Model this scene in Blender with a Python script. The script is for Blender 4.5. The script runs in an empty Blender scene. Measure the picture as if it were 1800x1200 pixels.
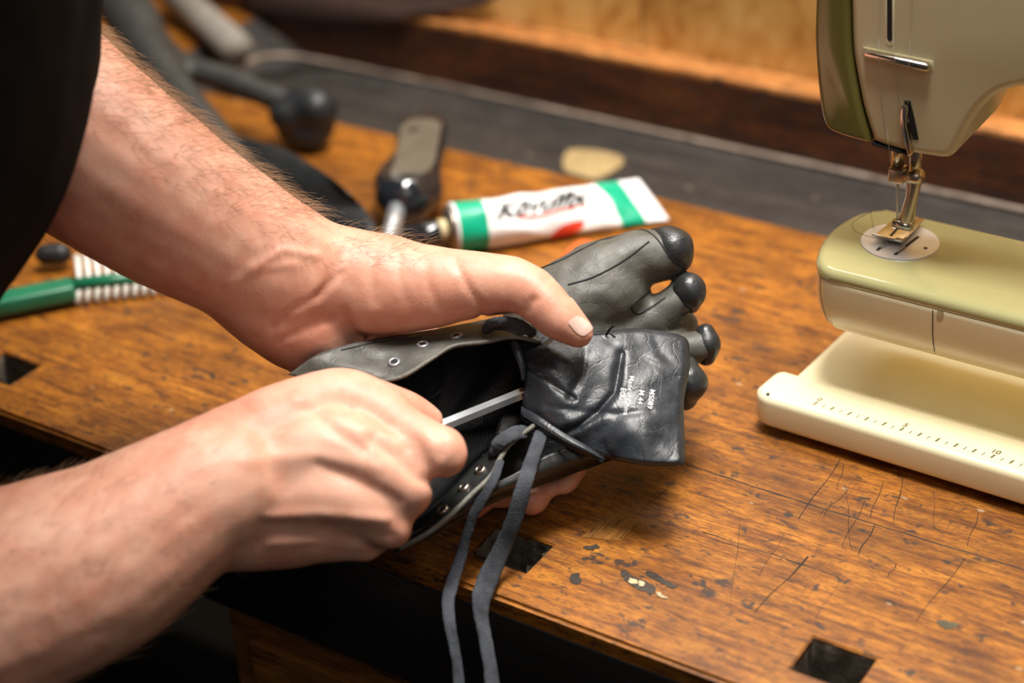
import bpy, bmesh, math, random
from math import sin, cos, pi, radians, sqrt, exp
from mathutils import Vector, Matrix, noise
from mathutils.bvhtree import BVHTree

random.seed(7)
scene = bpy.context.scene
COL = scene.collection

# ------------------------------------------------------------------ camera
FPX, CH = 3190.0, 0.565           # focal length in pixels of the 1800 frame, height over the bench top (z = 0)
PITCH, ROLL, YAW = radians(30.9), radians(-3.2), radians(-34.45)
FWD = Vector((sin(YAW) * cos(PITCH), cos(YAW) * cos(PITCH), -sin(PITCH)))
R0 = Vector((cos(YAW), -sin(YAW), 0)); U0 = R0.cross(FWD)
RT = R0 * cos(ROLL) + U0 * sin(ROLL); UP = U0 * cos(ROLL) - R0 * sin(ROLL)
EYE = Vector((0, 0, CH))
cam = bpy.data.cameras.new('camera'); cam_o = bpy.data.objects.new('camera', cam); COL.objects.link(cam_o)
cam.sensor_width = 36; cam.lens = 36 * FPX / 1800
cam.clip_start = 0.01; cam.clip_end = 50
m = Matrix((RT, UP, -FWD)).transposed().to_4x4(); m.translation = EYE
cam_o.matrix_world = m
cam.dof.use_dof = True; cam.dof.focus_distance = 0.935; cam.dof.aperture_fstop = 3.5
scene.camera = cam_o

# ------------------------------------------------------------------ light and exposure
scene.view_settings.view_transform = 'Standard'; scene.view_settings.look = 'None'
scene.view_settings.gamma = 1; scene.view_settings.use_curve_mapping = False
scene.view_settings.exposure = 0.18
w = bpy.data.worlds.new('world'); scene.world = w; w.use_nodes = True
w.node_tree.nodes['Background'].inputs[0].default_value = (1.0, 0.93, 0.85, 1)
w.node_tree.nodes['Background'].inputs[1].default_value = 0.05

def area(name, loc, target, sx, sy, power, color):
    l = bpy.data.lights.new(name, 'AREA'); l.shape = 'RECTANGLE'; l.size = sx; l.size_y = sy
    l.energy = power; l.color = color
    o = bpy.data.objects.new(name, l); COL.objects.link(o); o.location = loc
    o.rotation_euler = (Vector(target) - Vector(loc)).to_track_quat('-Z', 'Y').to_euler()
    return o
area('ceiling_light', (-0.29, 0.76, 1.40), (-0.34, 0.76, 0), 0.55, 0.28, 35, (1.0, 0.95, 0.88))
area('added_back_light', (-0.55, 1.17, 0.95), (-0.50, 0.80, 0), 1.0, 0.12, 5, (0.95, 0.97, 1.0))  # added unseen light, stands in for brightness behind the bench; no known lamp
area('front_fill', (0.75, -0.25, 1.7), (-0.40, 1.0, 0), 1.0, 1.0, 5.5, (1.0, 0.95, 0.9))  # added soft fill, lifts the front faces and the plywood

# ------------------------------------------------------------------ geometry helpers
NEAR = .975                        # how close the held shoe and the arms come, against a first estimate
def P(x, y, d): return P0(x, y, d * NEAR)
def P0(x, y, d):
    return EYE + (FWD + RT * ((x - 900) / FPX) - UP * ((y - 600) / FPX)) * d
def PZ(x, y, z):
    r = FWD + RT * ((x - 900) / FPX) - UP * ((y - 600) / FPX)
    return EYE + r * ((z - CH) / r.z)
def PY(x, y, Y):
    r = FWD + RT * ((x - 900) / FPX) - UP * ((y - 600) / FPX)
    return EYE + r * (Y / r.y)
def depth(v): return (v - EYE).dot(FWD)
def pix(v):
    q = v - EYE; d = q.dot(FWD)
    return 900 + FPX * q.dot(RT) / d, 600 - FPX * q.dot(UP) / d, d

def link(name, me, mat, parent=None, smooth=True):
    o = bpy.data.objects.new(name, me); COL.objects.link(o)
    if mat: 
        me.materials.clear(); me.materials.append(mat)
    if smooth:
        for p in me.polygons: p.use_smooth = True
    if parent: o.parent = parent
    return o
def mesh(name, vs, fs, mat, parent=None, smooth=True):
    me = bpy.data.meshes.new(name); me.from_pydata([tuple(v) for v in vs], [], fs); me.update()
    return link(name, me, mat, parent, smooth)
def frombm(name, bm, mat, parent=None, smooth=True):
    bmesh.ops.recalc_face_normals(bm, faces=bm.faces[:])
    me = bpy.data.meshes.new(name); bm.to_mesh(me); bm.free()
    return link(name, me, mat, parent, smooth)
def tag(o, label, cat, group=None, kind=None):
    o['label'] = label; o['category'] = cat
    if group: o['group'] = group
    if kind: o['kind'] = kind
    return o
def thing(name, label, cat, group=None):
    o = bpy.data.objects.new(name, None); COL.objects.link(o); o.empty_display_size = .02
    return tag(o, label, cat, group)
def autosmooth(o, ang=35):
    for p in o.data.polygons: p.use_smooth = True
    try: o.data.set_sharp_from_angle(angle=radians(ang))
    except Exception: pass
    return o

def bm_box(bm, c, s, bev=0, M=None, seg=3):
    g = bmesh.ops.create_cube(bm, size=1)
    vs = g['verts']
    for v in vs: v.co = Vector((v.co.x * s[0], v.co.y * s[1], v.co.z * s[2]))
    if bev:
        es = list({e for v in vs for e in v.link_edges})
        r = bmesh.ops.bevel(bm, geom=es, offset=bev, segments=seg, affect='EDGES', profile=.5)
        vs = list({v for f in r['faces'] for v in f.verts} | {v for v in vs if v.is_valid})
    for v in vs:
        q = v.co + Vector(c)
        v.co = (M @ q) if M else q
    return vs
def box(name, c, s, mat, parent=None, bev=0, M=None, seg=3):
    bm = bmesh.new(); bm_box(bm, c, s, bev, M, seg)
    return autosmooth(frombm(name, bm, mat, parent))
def prism(name, poly, h0, h1, mat, parent=None, bev=0, seg=3, axis='z', both=True, ang=40):
    """poly: world points of one cap, extruded along z (or y) from h0 to h1"""
    bm = bmesh.new()
    a = [];  b = []
    for q in poly:
        if axis == 'z': a.append(bm.verts.new((q[0], q[1], h0))); b.append(bm.verts.new((q[0], q[1], h1)))
        else: a.append(bm.verts.new((q[0], h0, q[1]))); b.append(bm.verts.new((q[0], h1, q[1])))
    n = len(a)
    bm.faces.new(a); bm.faces.new(b[::-1])
    for i in range(n): bm.faces.new((a[i], a[(i + 1) % n], b[(i + 1) % n], b[i]))
    bmesh.ops.recalc_face_normals(bm, faces=bm.faces[:])
    if bev:
        key = 2 if axis == 'z' else 1
        es = [e for e in bm.edges if abs(e.verts[0].co[key] - e.verts[1].co[key]) < 1e-6 and (both or abs(e.verts[0].co[key] - h1) < 1e-6)]
        bmesh.ops.bevel(bm, geom=es, offset=bev, segments=seg, affect='EDGES', profile=.5, clamp_overlap=True)
    return autosmooth(frombm(name, bm, mat, parent), ang)
def cat(p0, p1, p2, p3, t):
    return p1 * 1.0 + (p2 - p0) * (.5 * t) + (p0 * 2 - p1 * 5 + p2 * 4 - p3) * (.5 * t * t) + (p1 * 3 - p0 - p2 * 3 + p3) * (.5 * t ** 3)
def spline(pts, n, closed=False):
    out = []; N = len(pts)
    seg = N if closed else N - 1
    for k in range(n if closed else n + 1):
        f = k * seg / n; i = min(int(f), seg - 1); t = f - i
        g = (lambda j: pts[j % N]) if closed else (lambda j: pts[j] if 0 <= j < N else (pts[0] * 2 - pts[1] if j < 0 else pts[-1] * 2 - pts[-2]))
        out.append(cat(g(i - 1), g(i), g(i + 1), g(i + 2), t))
    return out
def patch(ctrl, nu, nv):
    """ctrl[row][col] of Vectors -> (nv+1) x (nu+1) grid"""
    rows = [spline(r, nu) for r in ctrl]
    cols = [spline([r[i] for r in rows], nv) for i in range(nu + 1)]
    return [[cols[i][j] for i in range(nu + 1)] for j in range(nv + 1)]
def grid_mesh(name, g, mat, parent=None, thick=0, uv=False):
    nv, nu = len(g), len(g[0])
    vs = [q for r in g for q in r]
    fs = [(j * nu + i, j * nu + i + 1, (j + 1) * nu + i + 1, (j + 1) * nu + i) for j in range(nv - 1) for i in range(nu - 1)]
    if thick:
        # thicken along vertex normals
        nrm = []
        for j in range(nv):
            for i in range(nu):
                du = g[j][min(i + 1, nu - 1)] - g[j][max(i - 1, 0)]; dv = g[min(j + 1, nv - 1)][i] - g[max(j - 1, 0)][i]
                n = du.cross(dv).normalized()
                if n.dot(vs[j * nu + i] - EYE) < 0: n = -n
                nrm.append(n)
        N = len(vs)
        vs = vs + [vs[k] + nrm[k] * thick for k in range(N)]
        fs = fs + [tuple(N + k for k in reversed(f)) for f in fs]
        ring = [i for i in range(nu)] + [j * nu + nu - 1 for j in range(1, nv)] + [(nv - 1) * nu + i for i in range(nu - 2, -1, -1)] + [j * nu for j in range(nv - 2, 0, -1)]
        for a, b in zip(ring, ring[1:] + ring[:1]): fs.append((a, b, N + b, N + a))
    o = mesh(name, vs, fs, mat, parent)
    bm = bmesh.new(); bm.from_mesh(o.data); bmesh.ops.recalc_face_normals(bm, faces=bm.faces[:]); bm.to_mesh(o.data); bm.free()
    return o
def tube_data(pts, rad, seg=12, caps='round', flat=1.0, flat_dir=None):
    """closed tube through pts; rad per point"""
    n = len(pts); pts = [Vector(p) for p in pts]
    if not hasattr(rad, '__len__'): rad = [rad] * n
    vs = []; fs = []; T = []
    for i in range(n): T.append((pts[min(i + 1, n - 1)] - pts[max(i - 1, 0)]).normalized())
    ref = flat_dir or (Vector((0, 0, 1)) if abs(T[0].z) < .9 else Vector((1, 0, 0)))
    nrm = (ref - T[0] * ref.dot(T[0])).normalized()
    rings = []
    def ring(c, a, b, ra):
        s = len(vs)
        for k in range(seg):
            t = 2 * pi * k / seg; vs.append(c + a * (cos(t) * ra * flat) + b * (sin(t) * ra))
        rings.append(s)
    for i in range(n):
        nrm = (nrm - T[i] * nrm.dot(T[i])).normalized(); b = T[i].cross(nrm)
        if i == 0:
            if caps == 'round':
                for a_ in (80, 55, 28): ring(pts[0] - T[0] * rad[0] * sin(radians(a_)), nrm, b, rad[0] * cos(radians(a_)))
        ring(pts[i], nrm, b, rad[i])
        if i == n - 1 and caps == 'round':
            for a_ in (28, 55, 80): ring(pts[i] + T[i] * rad[i] * sin(radians(a_)), nrm, b, rad[i] * cos(radians(a_)))
    for a, c in zip(rings, rings[1:]):
        for k in range(seg): fs.append((a + k, a + (k + 1) % seg, c + (k + 1) % seg, c + k))
    fs.append(tuple(range(rings[0], rings[0] + seg))[::-1]); fs.append(tuple(range(rings[-1], rings[-1] + seg)))
    return vs, fs
def tube(name, pts, rad, mat, parent=None, seg=12, caps='round', flat=1.0, flat_dir=None):
    vs, fs = tube_data(pts, rad, seg, caps, flat, flat_dir)
    return mesh(name, vs, fs, mat, parent)
def merge(name, parts, mat, parent=None, smooth=True):
    vs = []; fs = []
    for a, b in parts:
        o = len(vs); vs += a; fs += [tuple(o + k for k in f) for f in b]
    return mesh(name, vs, fs, mat, parent, smooth)
def C(*nodes, n=6):
    """chain nodes (px, py, depth, radius px) -> tube parts for the blend, smoothed through a spline"""
    p = [P(a, b, d) for a, b, d, r in nodes]; rr = [Vector((r * d * NEAR / FPX, 0, 0)) for a, b, d, r in nodes]
    return wchain(p, [r.x for r in rr], n)
def wchain(p, r, n=6):
    p = [Vector(q) for q in p]
    if len(p) > 2:
        k = n * (len(p) - 1); pp = spline(p, k); rr = [v.x for v in spline([Vector((x, 0, 0)) for x in r], k)]
    else: pp, rr = p, r
    return tube_data(pp, rr, 20)
def blend(name, chains, vox, smooth_it, mat, parent=None, fn=None):
    """one continuous skin over overlapping tapered limbs"""
    t = merge(name, chains, None)
    md = t.modifiers.new('r', 'REMESH'); md.mode = 'VOXEL'; md.voxel_size = vox; md.use_smooth_shade = True
    if smooth_it:
        sm = t.modifiers.new('s', 'SMOOTH'); sm.iterations = smooth_it; sm.factor = .5
    dg = bpy.context.evaluated_depsgraph_get()
    me = bpy.data.meshes.new_from_object(t.evaluated_get(dg)); me.name = name
    old = t.data; bpy.data.objects.remove(t); bpy.data.meshes.remove(old)
    if fn:
        src = [(v.co.copy(), v.normal.copy()) for v in me.vertices]
        me.vertices.foreach_set('co', [c for a, b in src for c in fn(a, b)])
        me.update()
    return link(name, me, mat, parent)
def bvh(o): 
    return BVHTree.FromPolygons([v.co.copy() for v in o.data.vertices], [tuple(p.vertices) for p in o.data.polygons])
def hit(tree, x, y, off=0.0):
    r = (P(x, y, 1) - EYE).normalized()
    h, n, i, dd = tree.ray_cast(EYE, r)
    if h is None: return None, None
    if n.dot(r) > 0: n = -n
    return h + n * off, n
def line_on(name, tree, pxs, rad, mat, parent, n=24, off=0.0, seg=6):
    q = spline([Vector((a, b, 0)) for a, b in pxs], n); pts = []
    for v in q:
        h, nn = hit(tree, v.x, v.y, off)
        if h: pts.append(h)
    return tube(name, pts, rad, mat, parent, seg=seg) if len(pts) > 1 else None
def text_mesh(s, size=1.0, shear=0.0, bold=0.0):
    c = bpy.data.curves.new('t', 'FONT'); c.body = s; c.size = size; c.shear = shear; c.offset = bold; c.resolution_u = 3
    o = bpy.data.objects.new('t', c); COL.objects.link(o)
    me = bpy.data.meshes.new_from_object(o.evaluated_get(bpy.context.evaluated_depsgraph_get()))
    bpy.data.objects.remove(o)
    bm = bmesh.new(); bm.from_mesh(me); bpy.data.meshes.remove(me)
    bmesh.ops.triangulate(bm, faces=bm.faces[:])
    return bm
def text_on(name, tree, s, origin, xdir, ydir, mat, parent, size=1.0, shear=0, bold=0.0, off=.0003, cuts=1):
    """lettering laid on a surface; origin and directions in photo pixels"""
    bm = text_mesh(s, size, shear, bold)
    if cuts: bmesh.ops.subdivide_edges(bm, edges=bm.edges[:], cuts=cuts)
    dead = []; last = None
    for v in bm.verts:
        x = origin[0] + xdir[0] * v.co.x + ydir[0] * v.co.y; y = origin[1] + xdir[1] * v.co.x + ydir[1] * v.co.y
        h, n = hit(tree, x, y, off)
        if h is None: dead.append(v)
        else: v.co = h
    bmesh.ops.delete(bm, geom=dead, context='VERTS')
    me = bpy.data.meshes.new(name); bm.to_mesh(me); bm.free()
    return link(name, me, mat, parent, False)
def blob_on(name, tree, poly, mat, parent, off=.0003, rings=5):
    """a thin painted patch following a surface; poly in photo pixels"""
    pts = spline([Vector((a, b, 0)) for a, b in poly], len(poly) * 5, True); c = sum(pts, Vector()) / len(pts)
    vs = []; fs = []; n = len(pts)
    for k in range(1, rings + 1):
        for q in pts:
            v = c + (q - c) * (k / rings); h, _ = hit(tree, v.x, v.y, off)
            vs.append(h if h else (vs[-1] if vs else Vector()))
    h, _ = hit(tree, c.x, c.y, off); vs.append(h or vs[0])
    for k in range(rings - 1):
        for i in range(n): fs.append((k * n + i, k * n + (i + 1) % n, (k + 1) * n + (i + 1) % n, (k + 1) * n + i))
    for i in range(n): fs.append((len(vs) - 1, (i + 1) % n, i))
    return mesh(name, vs, fs, mat, parent)

# ------------------------------------------------------------------ materials
class NT:
    def __init__(s, name):
        s.m = bpy.data.materials.new(name); s.m.use_nodes = True; s.t = s.m.node_tree
        s.b = s.t.nodes['Principled BSDF']
        s.co = s.t.nodes.new('ShaderNodeTexCoord').outputs['Object']
    def n(s, kind, **kw):
        o = s.t.nodes.new(kind)
        for k, v in kw.items():
            if k.startswith('i_'): 
                inp = o.inputs[k[2:].replace('_', ' ')] if not k[2:].isdigit() else o.inputs[int(k[2:])]
                if hasattr(v, 'is_linked') or isinstance(v, bpy.types.NodeSocket): s.t.links.new(v, inp)
                else: inp.default_value = v
            else: setattr(o, k, v)
        return o
    def map(s, scale, rot=(0, 0, 0), loc=(0, 0, 0), src=None):
        o = s.n('ShaderNodeMapping', i_Vector=src or s.co); o.inputs['Scale'].default_value = scale; o.inputs['Rotation'].default_value = rot; o.inputs['Location'].default_value = loc
        return o.outputs[0]
    def noise(s, vec, scale=1, detail=5, rough=.6, dist=0):
        return s.n('ShaderNodeTexNoise', i_Vector=vec, i_Scale=scale, i_Detail=detail, i_Roughness=rough, i_Distortion=dist).outputs[0]
    def vor(s, vec, scale=1, feature='F1', rnd=1):
        return s.n('ShaderNodeTexVoronoi', feature=feature, i_Vector=vec, i_Scale=scale, i_Randomness=rnd).outputs[0]
    def ramp(s, fac, stops):
        o = s.n('ShaderNodeValToRGB', i_Fac=fac); e = o.color_ramp.elements
        while len(e) < len(stops): e.new(.5)
        for k, (p, c) in zip(e, stops):
            k.position = p; k.color = (c, c, c, 1) if not hasattr(c, '__len__') else (*c, 1)
        return o.outputs[0]
    def mix(s, fac, a, b, blend='MIX'):
        o = s.n('ShaderNodeMix', data_type='RGBA', blend_type=blend)
        for v, i in ((fac, 0), (a, 6), (b, 7)):
            if isinstance(v, bpy.types.NodeSocket): s.t.links.new(v, o.inputs[i])
            else: o.inputs[i].default_value = v if i == 0 else (*v, 1)
        return o.outputs[2]
    def math(s, op, a, b=0.0, clamp=False):
        o = s.n('ShaderNodeMath', operation=op, use_clamp=clamp)
        for v, i in ((a, 0), (b, 1)):
            if isinstance(v, bpy.types.NodeSocket): s.t.links.new(v, o.inputs[i])
            else: o.inputs[i].default_value = v
        return o.outputs[0]
    def bump(s, h, strength=.3, dist=.001, nrm=None):
        o = s.n('ShaderNodeBump', i_Height=h, i_Strength=strength, i_Distance=dist)
        if nrm: s.t.links.new(nrm, o.inputs['Normal'])
        return o.outputs[0]
    def set(s, color=None, rough=None, metal=None, normal=None, spec=None, coat=None, sss=None):
        for v, k in ((color, 'Base Color'), (rough, 'Roughness'), (metal, 'Metallic'), (normal, 'Normal'), (spec, 'Specular IOR Level'), (coat, 'Coat Weight')):
            if v is None: continue
            if isinstance(v, bpy.types.NodeSocket): s.t.links.new(v, s.b.inputs[k])
            else: s.b.inputs[k].default_value = (*v, 1) if hasattr(v, '__len__') else v
        return s.m
def plain(name, color, rough=.5, metal=0, var=.12, bump=0.0, bscale=300, spec=.5, coat=0):
    a = NT(name)
    nz = a.noise(a.map((1, 1, 1)), 60, 5)
    c = a.mix(a.ramp(nz, [(.3, 0), (.7, 1)]), tuple(k * (1 - var) for k in color), tuple(min(1, k * (1 + var)) for k in color))
    a.set(c, rough, metal, spec=spec, coat=coat)
    if bump: a.set(normal=a.bump(a.noise(a.map((1, 1, 1)), bscale, 4), bump, .0008))
    return a.m
def wood(name, cols, streak=(22, 260, 260), dark=.5, rough=.38, stains=True, scr=True):
    a = NT(name)
    g = a.math('ADD', a.math('MULTIPLY', a.noise(a.map(streak), 1, 9, .68, .5), .62), a.math('MULTIPLY', a.noise(a.map((streak[0] * 1.8, streak[1] * .32, streak[2] * .32)), 1, 7, .68, .3), .38))
    base = a.ramp(g, [(.33, cols[0]), (.44, cols[1]), (.54, cols[2]), (.68, cols[3])])
    fine = a.noise(a.map((streak[0] * 7, streak[1] * 7, streak[2] * 7)), 1, 4, .7)
    base = a.mix(a.ramp(fine, [(.38, .8), (.52, 0)]), base, tuple(k * .6 for k in cols[0]))
    h = fine; rg = a.ramp(fine, [(.3, rough + .2), (.7, rough - .05)])
    if stains:
        big = a.noise(a.map((9, 16, 12)), 1, 7, .7, .4)
        base = a.mix(a.math('MULTIPLY', a.ramp(big, [(.43, 0), (.66, 1)]), dark), base, tuple(k * .40 for k in cols[1]))
        sp = a.noise(a.map((90, 190, 120)), 1, 5, .68, .6)
        base = a.mix(a.ramp(sp, [(.575, 0), (.66, .88)]), base, tuple(.012 + k * .22 for k in cols[0]))
        v = a.vor(a.n('ShaderNodeVectorMath', operation='ADD', i_0=a.map((45, 80, 60), loc=(3, 1, 0)), i_1=a.n('ShaderNodeTexNoise', i_Vector=a.map((160, 160, 160)), i_Scale=1.0).outputs[1]).outputs[0], 1)
        msk = a.ramp(a.noise(a.map((20, 20, 20)), 1, 2), [(.48, 0), (.54, 1)])
        base = a.mix(a.math('MULTIPLY', a.ramp(v, [(.14, .9), (.24, 0)]), msk), base, (.022, .017, .015))
        v2 = a.vor(a.map((21, 37, 33), loc=(8, 5, 2)), 1)
        base = a.mix(a.ramp(v2, [(.03, .7), (.05, 0)]), base, (.42, .32, .2))
    if scr:
        for sc_, rot, lo, off in (((150, 5, 20), 14, .007, 0), ((120, 7, 20), -9, .006, 4), ((170, 9, 20), 32, .006, 8)):
            nn = a.noise(a.map(sc_, (0, 0, radians(rot)), (off, off, 0)), 1, 2, .5, .15)
            ln = a.ramp(a.math('ABSOLUTE', a.math('SUBTRACT', nn, .5)), [(lo * .5, .85), (lo * 1.6, 0)])
            mk = a.ramp(a.noise(a.map((16, 10, 6), loc=(off, 2, 0)), 1, 3), [(.57, 0), (.68, .85)])
            base = a.mix(a.math('MULTIPLY', ln, mk), base, (.035, .018, .010))
    a.set(base, rg, normal=a.bump(a.math('ADD', h, g), .35, .0006), spec=.45)
    return a.m
M_BENCH = wood('oiled_bench_wood', [(.038, .011, .002), (.21, .063, .005), (.44, .152, .011), (.63, .265, .029)], dark=.65)
M_DARKW = wood('dark_stained_board', [(.012, .004, .002), (.038, .011, .004), (.085, .025, .007), (.13, .042, .011)], (9, 70, 70), .6, .4, True, False)
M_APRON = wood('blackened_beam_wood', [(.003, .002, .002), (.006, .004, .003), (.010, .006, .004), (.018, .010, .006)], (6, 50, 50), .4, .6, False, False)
M_DRAWER = wood('aged_drawer_wood', [(.08, .027, .006), (.24, .09, .018), (.38, .15, .03), (.5, .22, .045)], (6, 90, 90), .5, .5, False, False)
M_RAILTOP = wood('orange_rail_top', [(.16, .05, .012), (.42, .15, .035), (.6, .25, .07), (.7, .33, .11)], (9, 80, 80), .3, .4, True, False)
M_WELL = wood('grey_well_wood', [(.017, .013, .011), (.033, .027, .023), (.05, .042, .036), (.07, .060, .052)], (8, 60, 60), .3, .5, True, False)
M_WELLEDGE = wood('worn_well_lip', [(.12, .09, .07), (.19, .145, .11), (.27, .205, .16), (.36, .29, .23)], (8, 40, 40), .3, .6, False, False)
M_HOLE = plain('charred_hole_wood', (.15, .125, .095), .8, 0, .7, 1.0, 260)
def plywood():
    a = NT('yellow_plywood')
    g = a.noise(a.map((13, 8, 8)), 1, 5, .6, 1.2); f = a.noise(a.map((55, 30, 34)), 1, 4, .6, .8)
    c = a.ramp(a.math('ADD', a.math('MULTIPLY', g, .6), a.math('MULTIPLY', f, .4)), [(.34, (.36, .15, .03)), (.44, (.60, .33, .085)), (.54, (.74, .48, .16)), (.68, (.82, .60, .27))])
    return a.set(c, .45, normal=a.bump(f, .2, .001))
M_PLY = plywood()
def skin():
    a = NT('skin')
    big = a.noise(a.map((1, 1, 1)), 26, 5, .6); md = a.noise(a.map((1, 1, 1)), 95, 5, .65)
    c = a.ramp(a.math('ADD', a.math('MULTIPLY', big, .6), a.math('MULTIPLY', md, .4)), [(.33, (.58, .232, .15)), (.48, (.65, .315, .218)), (.63, (.70, .395, .285))])
    fl = a.vor(a.map((1, 1, 1)), 900); pores = a.noise(a.map((1, 1, 1)), 620, 3)
    wr = a.noise(a.map((260, 90, 200), (0, .3, .6)), 1, 4, .6, .5)
    h = a.math('ADD', a.math('MULTIPLY', fl, .35), a.math('ADD', a.math('MULTIPLY', pores, .4), a.math('MULTIPLY', wr, 1.2)))
    a.set(c, .47, normal=a.bump(h, .24, .0006), spec=.4)
    a.b.inputs['Subsurface Weight'].default_value = .12
    a.b.inputs['Subsurface Radius'].default_value = (1.0, .35, .2); a.b.inputs['Subsurface Scale'].default_value = .004
    return a.m
M_SKIN = skin()
def leather(name, cols, rough, bscale=500, bstr=.5, scuff=None, wrinkle=.6):
    a = NT(name)
    n1 = a.noise(a.map((1, 1, 1)), 45, 6, .65); n2 = a.noise(a.map((1, 1, 1)), 90, 5, .7)
    c = a.ramp(n1, [(.35, cols[0]), (.65, cols[1])])
    if scuff: c = a.mix(a.ramp(a.noise(a.map((1, 1, 1)), 130, 7, .75), [(.54, 0), (.74, .55)]), c, scuff)
    grain = a.vor(a.map((1, 1, 1)), bscale * 2.4); wv = a.noise(a.map((1, 1, 1)), 130, 6, .68, 1.2)
    def cracks(k, off, wd):
        q = a.n('ShaderNodeVectorMath', operation='ADD', i_0=a.map((k, k * .7, k), loc=(off, 0, off)), i_1=a.n('ShaderNodeTexNoise', i_Vector=a.map((k, k, k)), i_Scale=1.0, i_Detail=4.0).outputs[1]).outputs[0]
        return a.ramp(a.vor(q, 1, 'DISTANCE_TO_EDGE'), [(0, 0), (wd, 1)])
    cr = a.math('ADD', cracks(75, 0, .05), a.math('MULTIPLY', cracks(210, 5, .10), .45))
    h = a.math('ADD', a.math('MULTIPLY', grain, .16), a.math('ADD', a.math('MULTIPLY', wv, wrinkle), a.math('MULTIPLY', cr, .55 * wrinkle)))
    a.set(c, a.ramp(n2, [(.3, rough - .10), (.7, rough + .12)]), normal=a.bump(h, bstr, .0007), spec=.5)
    return a.m
M_TONGUE = leather('black_tongue_leather', [(.014, .017, .021), (.033, .038, .046)], .36, 1100, .36, None, .5)
M_UPPER = leather('grey_worn_leather', [(.060, .060, .052), (.108, .105, .090)], .5, 600, .32, (.15, .135, .11))
M_LINING = leather('black_lining', [(.004, .004, .005), (.009, .009, .010)], .5, 500, .4)
M_SIDE = leather('black_smooth_leather', [(.010, .011, .011), (.02, .021, .021)], .38, 700, .3)
M_CAP = leather('toe_cap_rubber', [(.016, .018, .02), (.03, .032, .034)], .36, 420, .7, None, .2)
M_EDGEL = leather('pale_leather_edge', [(.10, .10, .085), (.20, .19, .16)], .6, 600, .5)
M_LACE = plain('grey_felted_lace', (.055, .06, .07), .95, 0, .5, .9, 900, .2)
M_STITCH = plain('black_thread', (.008, .008, .008), .7)
M_PRINT = plain('white_print', (.75, .76, .75), .6, 0, .1)
M_STEEL = plain('bright_steel', (.50, .53, .56), .36, .75, .08)
M_CHROME = plain('chrome', (.62, .58, .5), .16, 1, .06)
M_PLATE = plain('brushed_plate', (.70, .72, .76), .42, .7, .06)
M_NICKEL = plain('worn_nickel', (.55, .46, .38), .3, 1, .2)
M_CREAM = plain('cream_enamel', (.88, .81, .54), .26, 0, .015, coat=.3)
M_FACE = plain('satin_beige_enamel', (.52, .45, .27), .33, 0, .015, coat=.1)
M_OLIVE = plain('olive_enamel', (.42, .40, .19), .2, 0, .02, coat=.4)
M_OLIVED = plain('dark_olive_enamel', (.135, .12, .028), .14, 0, .02, coat=.5)
M_BLACK = plain('black_gap', (.006, .006, .006), .6)
M_MARK = plain('olive_ruler_ink', (.14, .12, .035), .5)
M_IRON = plain('dark_cast_iron', (.022, .024, .026), .45, .35, .3, .6, 120)
M_IRONG = plain('grey_cast_iron', (.036, .036, .033), .6, .25, .3, .6, 120)
M_GLOSSB = plain('black_lacquer', (.012, .014, .018), .12, 0, .1, coat=.6)
M_GRIP = plain('grey_brown_grip', (.10, .085, .062), .45, 0, .2, .2)
M_GREENH = plain('green_plastic', (.012, .15, .075), .35)
M_BRIS = plain('white_bristle', (.80, .80, .74), .6, 0, .08, .5, 2000)
M_ORANGE = plain('orange_plastic', (.78, .115, .02), .35)
M_SHIRT = plain('black_cotton', (.0035, .004, .005), .9, 0, .3, .6, 1200, .1)
M_TROUS = plain('dark_trousers', (.02, .022, .03), .9, 0, .2, .5, 900, .2)
M_BEIGE = plain('beige_leather_scrap', (.38, .27, .12), .7, 0, .25, .4)
M_BROWNL = plain('brown_leather', (.024, .008, .003), .9, 0, .3, .4)
M_BAR = plain('weathered_grey_wood', (.22, .20, .17), .7, 0, .2, .4)
M_NAIL = plain('fingernail', (.74, .50, .42), .28, 0, .05)
M_HAIR = plain('brown_hair', (.26, .155, .075), .55, 0, .3)
M_FLOOR = plain('dark_floor', (.006, .005, .004), .8, 0, .3)
M_WHITE = plain('tube_white', (.80, .80, .80), .35, 0, .03)
M_GREEN = plain('tube_green', (.0, .36, .20), .35, 0, .05)
M_RED = plain('tube_red', (.66, .045, .02), .4)
M_INK = plain('tube_black_ink', (.01, .01, .012), .45)
M_THREAD = plain('grey_thread', (.36, .34, .28), .6)
M_THREADD = plain('dark_thread', (.10, .10, .08), .6)
M_PLASTER = plain('plain_wall_paint', (.35, .3, .24), .8)

# ------------------------------------------------------------------ the room
o = box('floor', (-.4, .3, -.92), (5, 5, .04), M_FLOOR); o['kind'] = 'structure'
o = box('wall_back', (-.4, 1.255, .35), (5, .06, 2.5), M_PLASTER); o['kind'] = 'structure'

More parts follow.
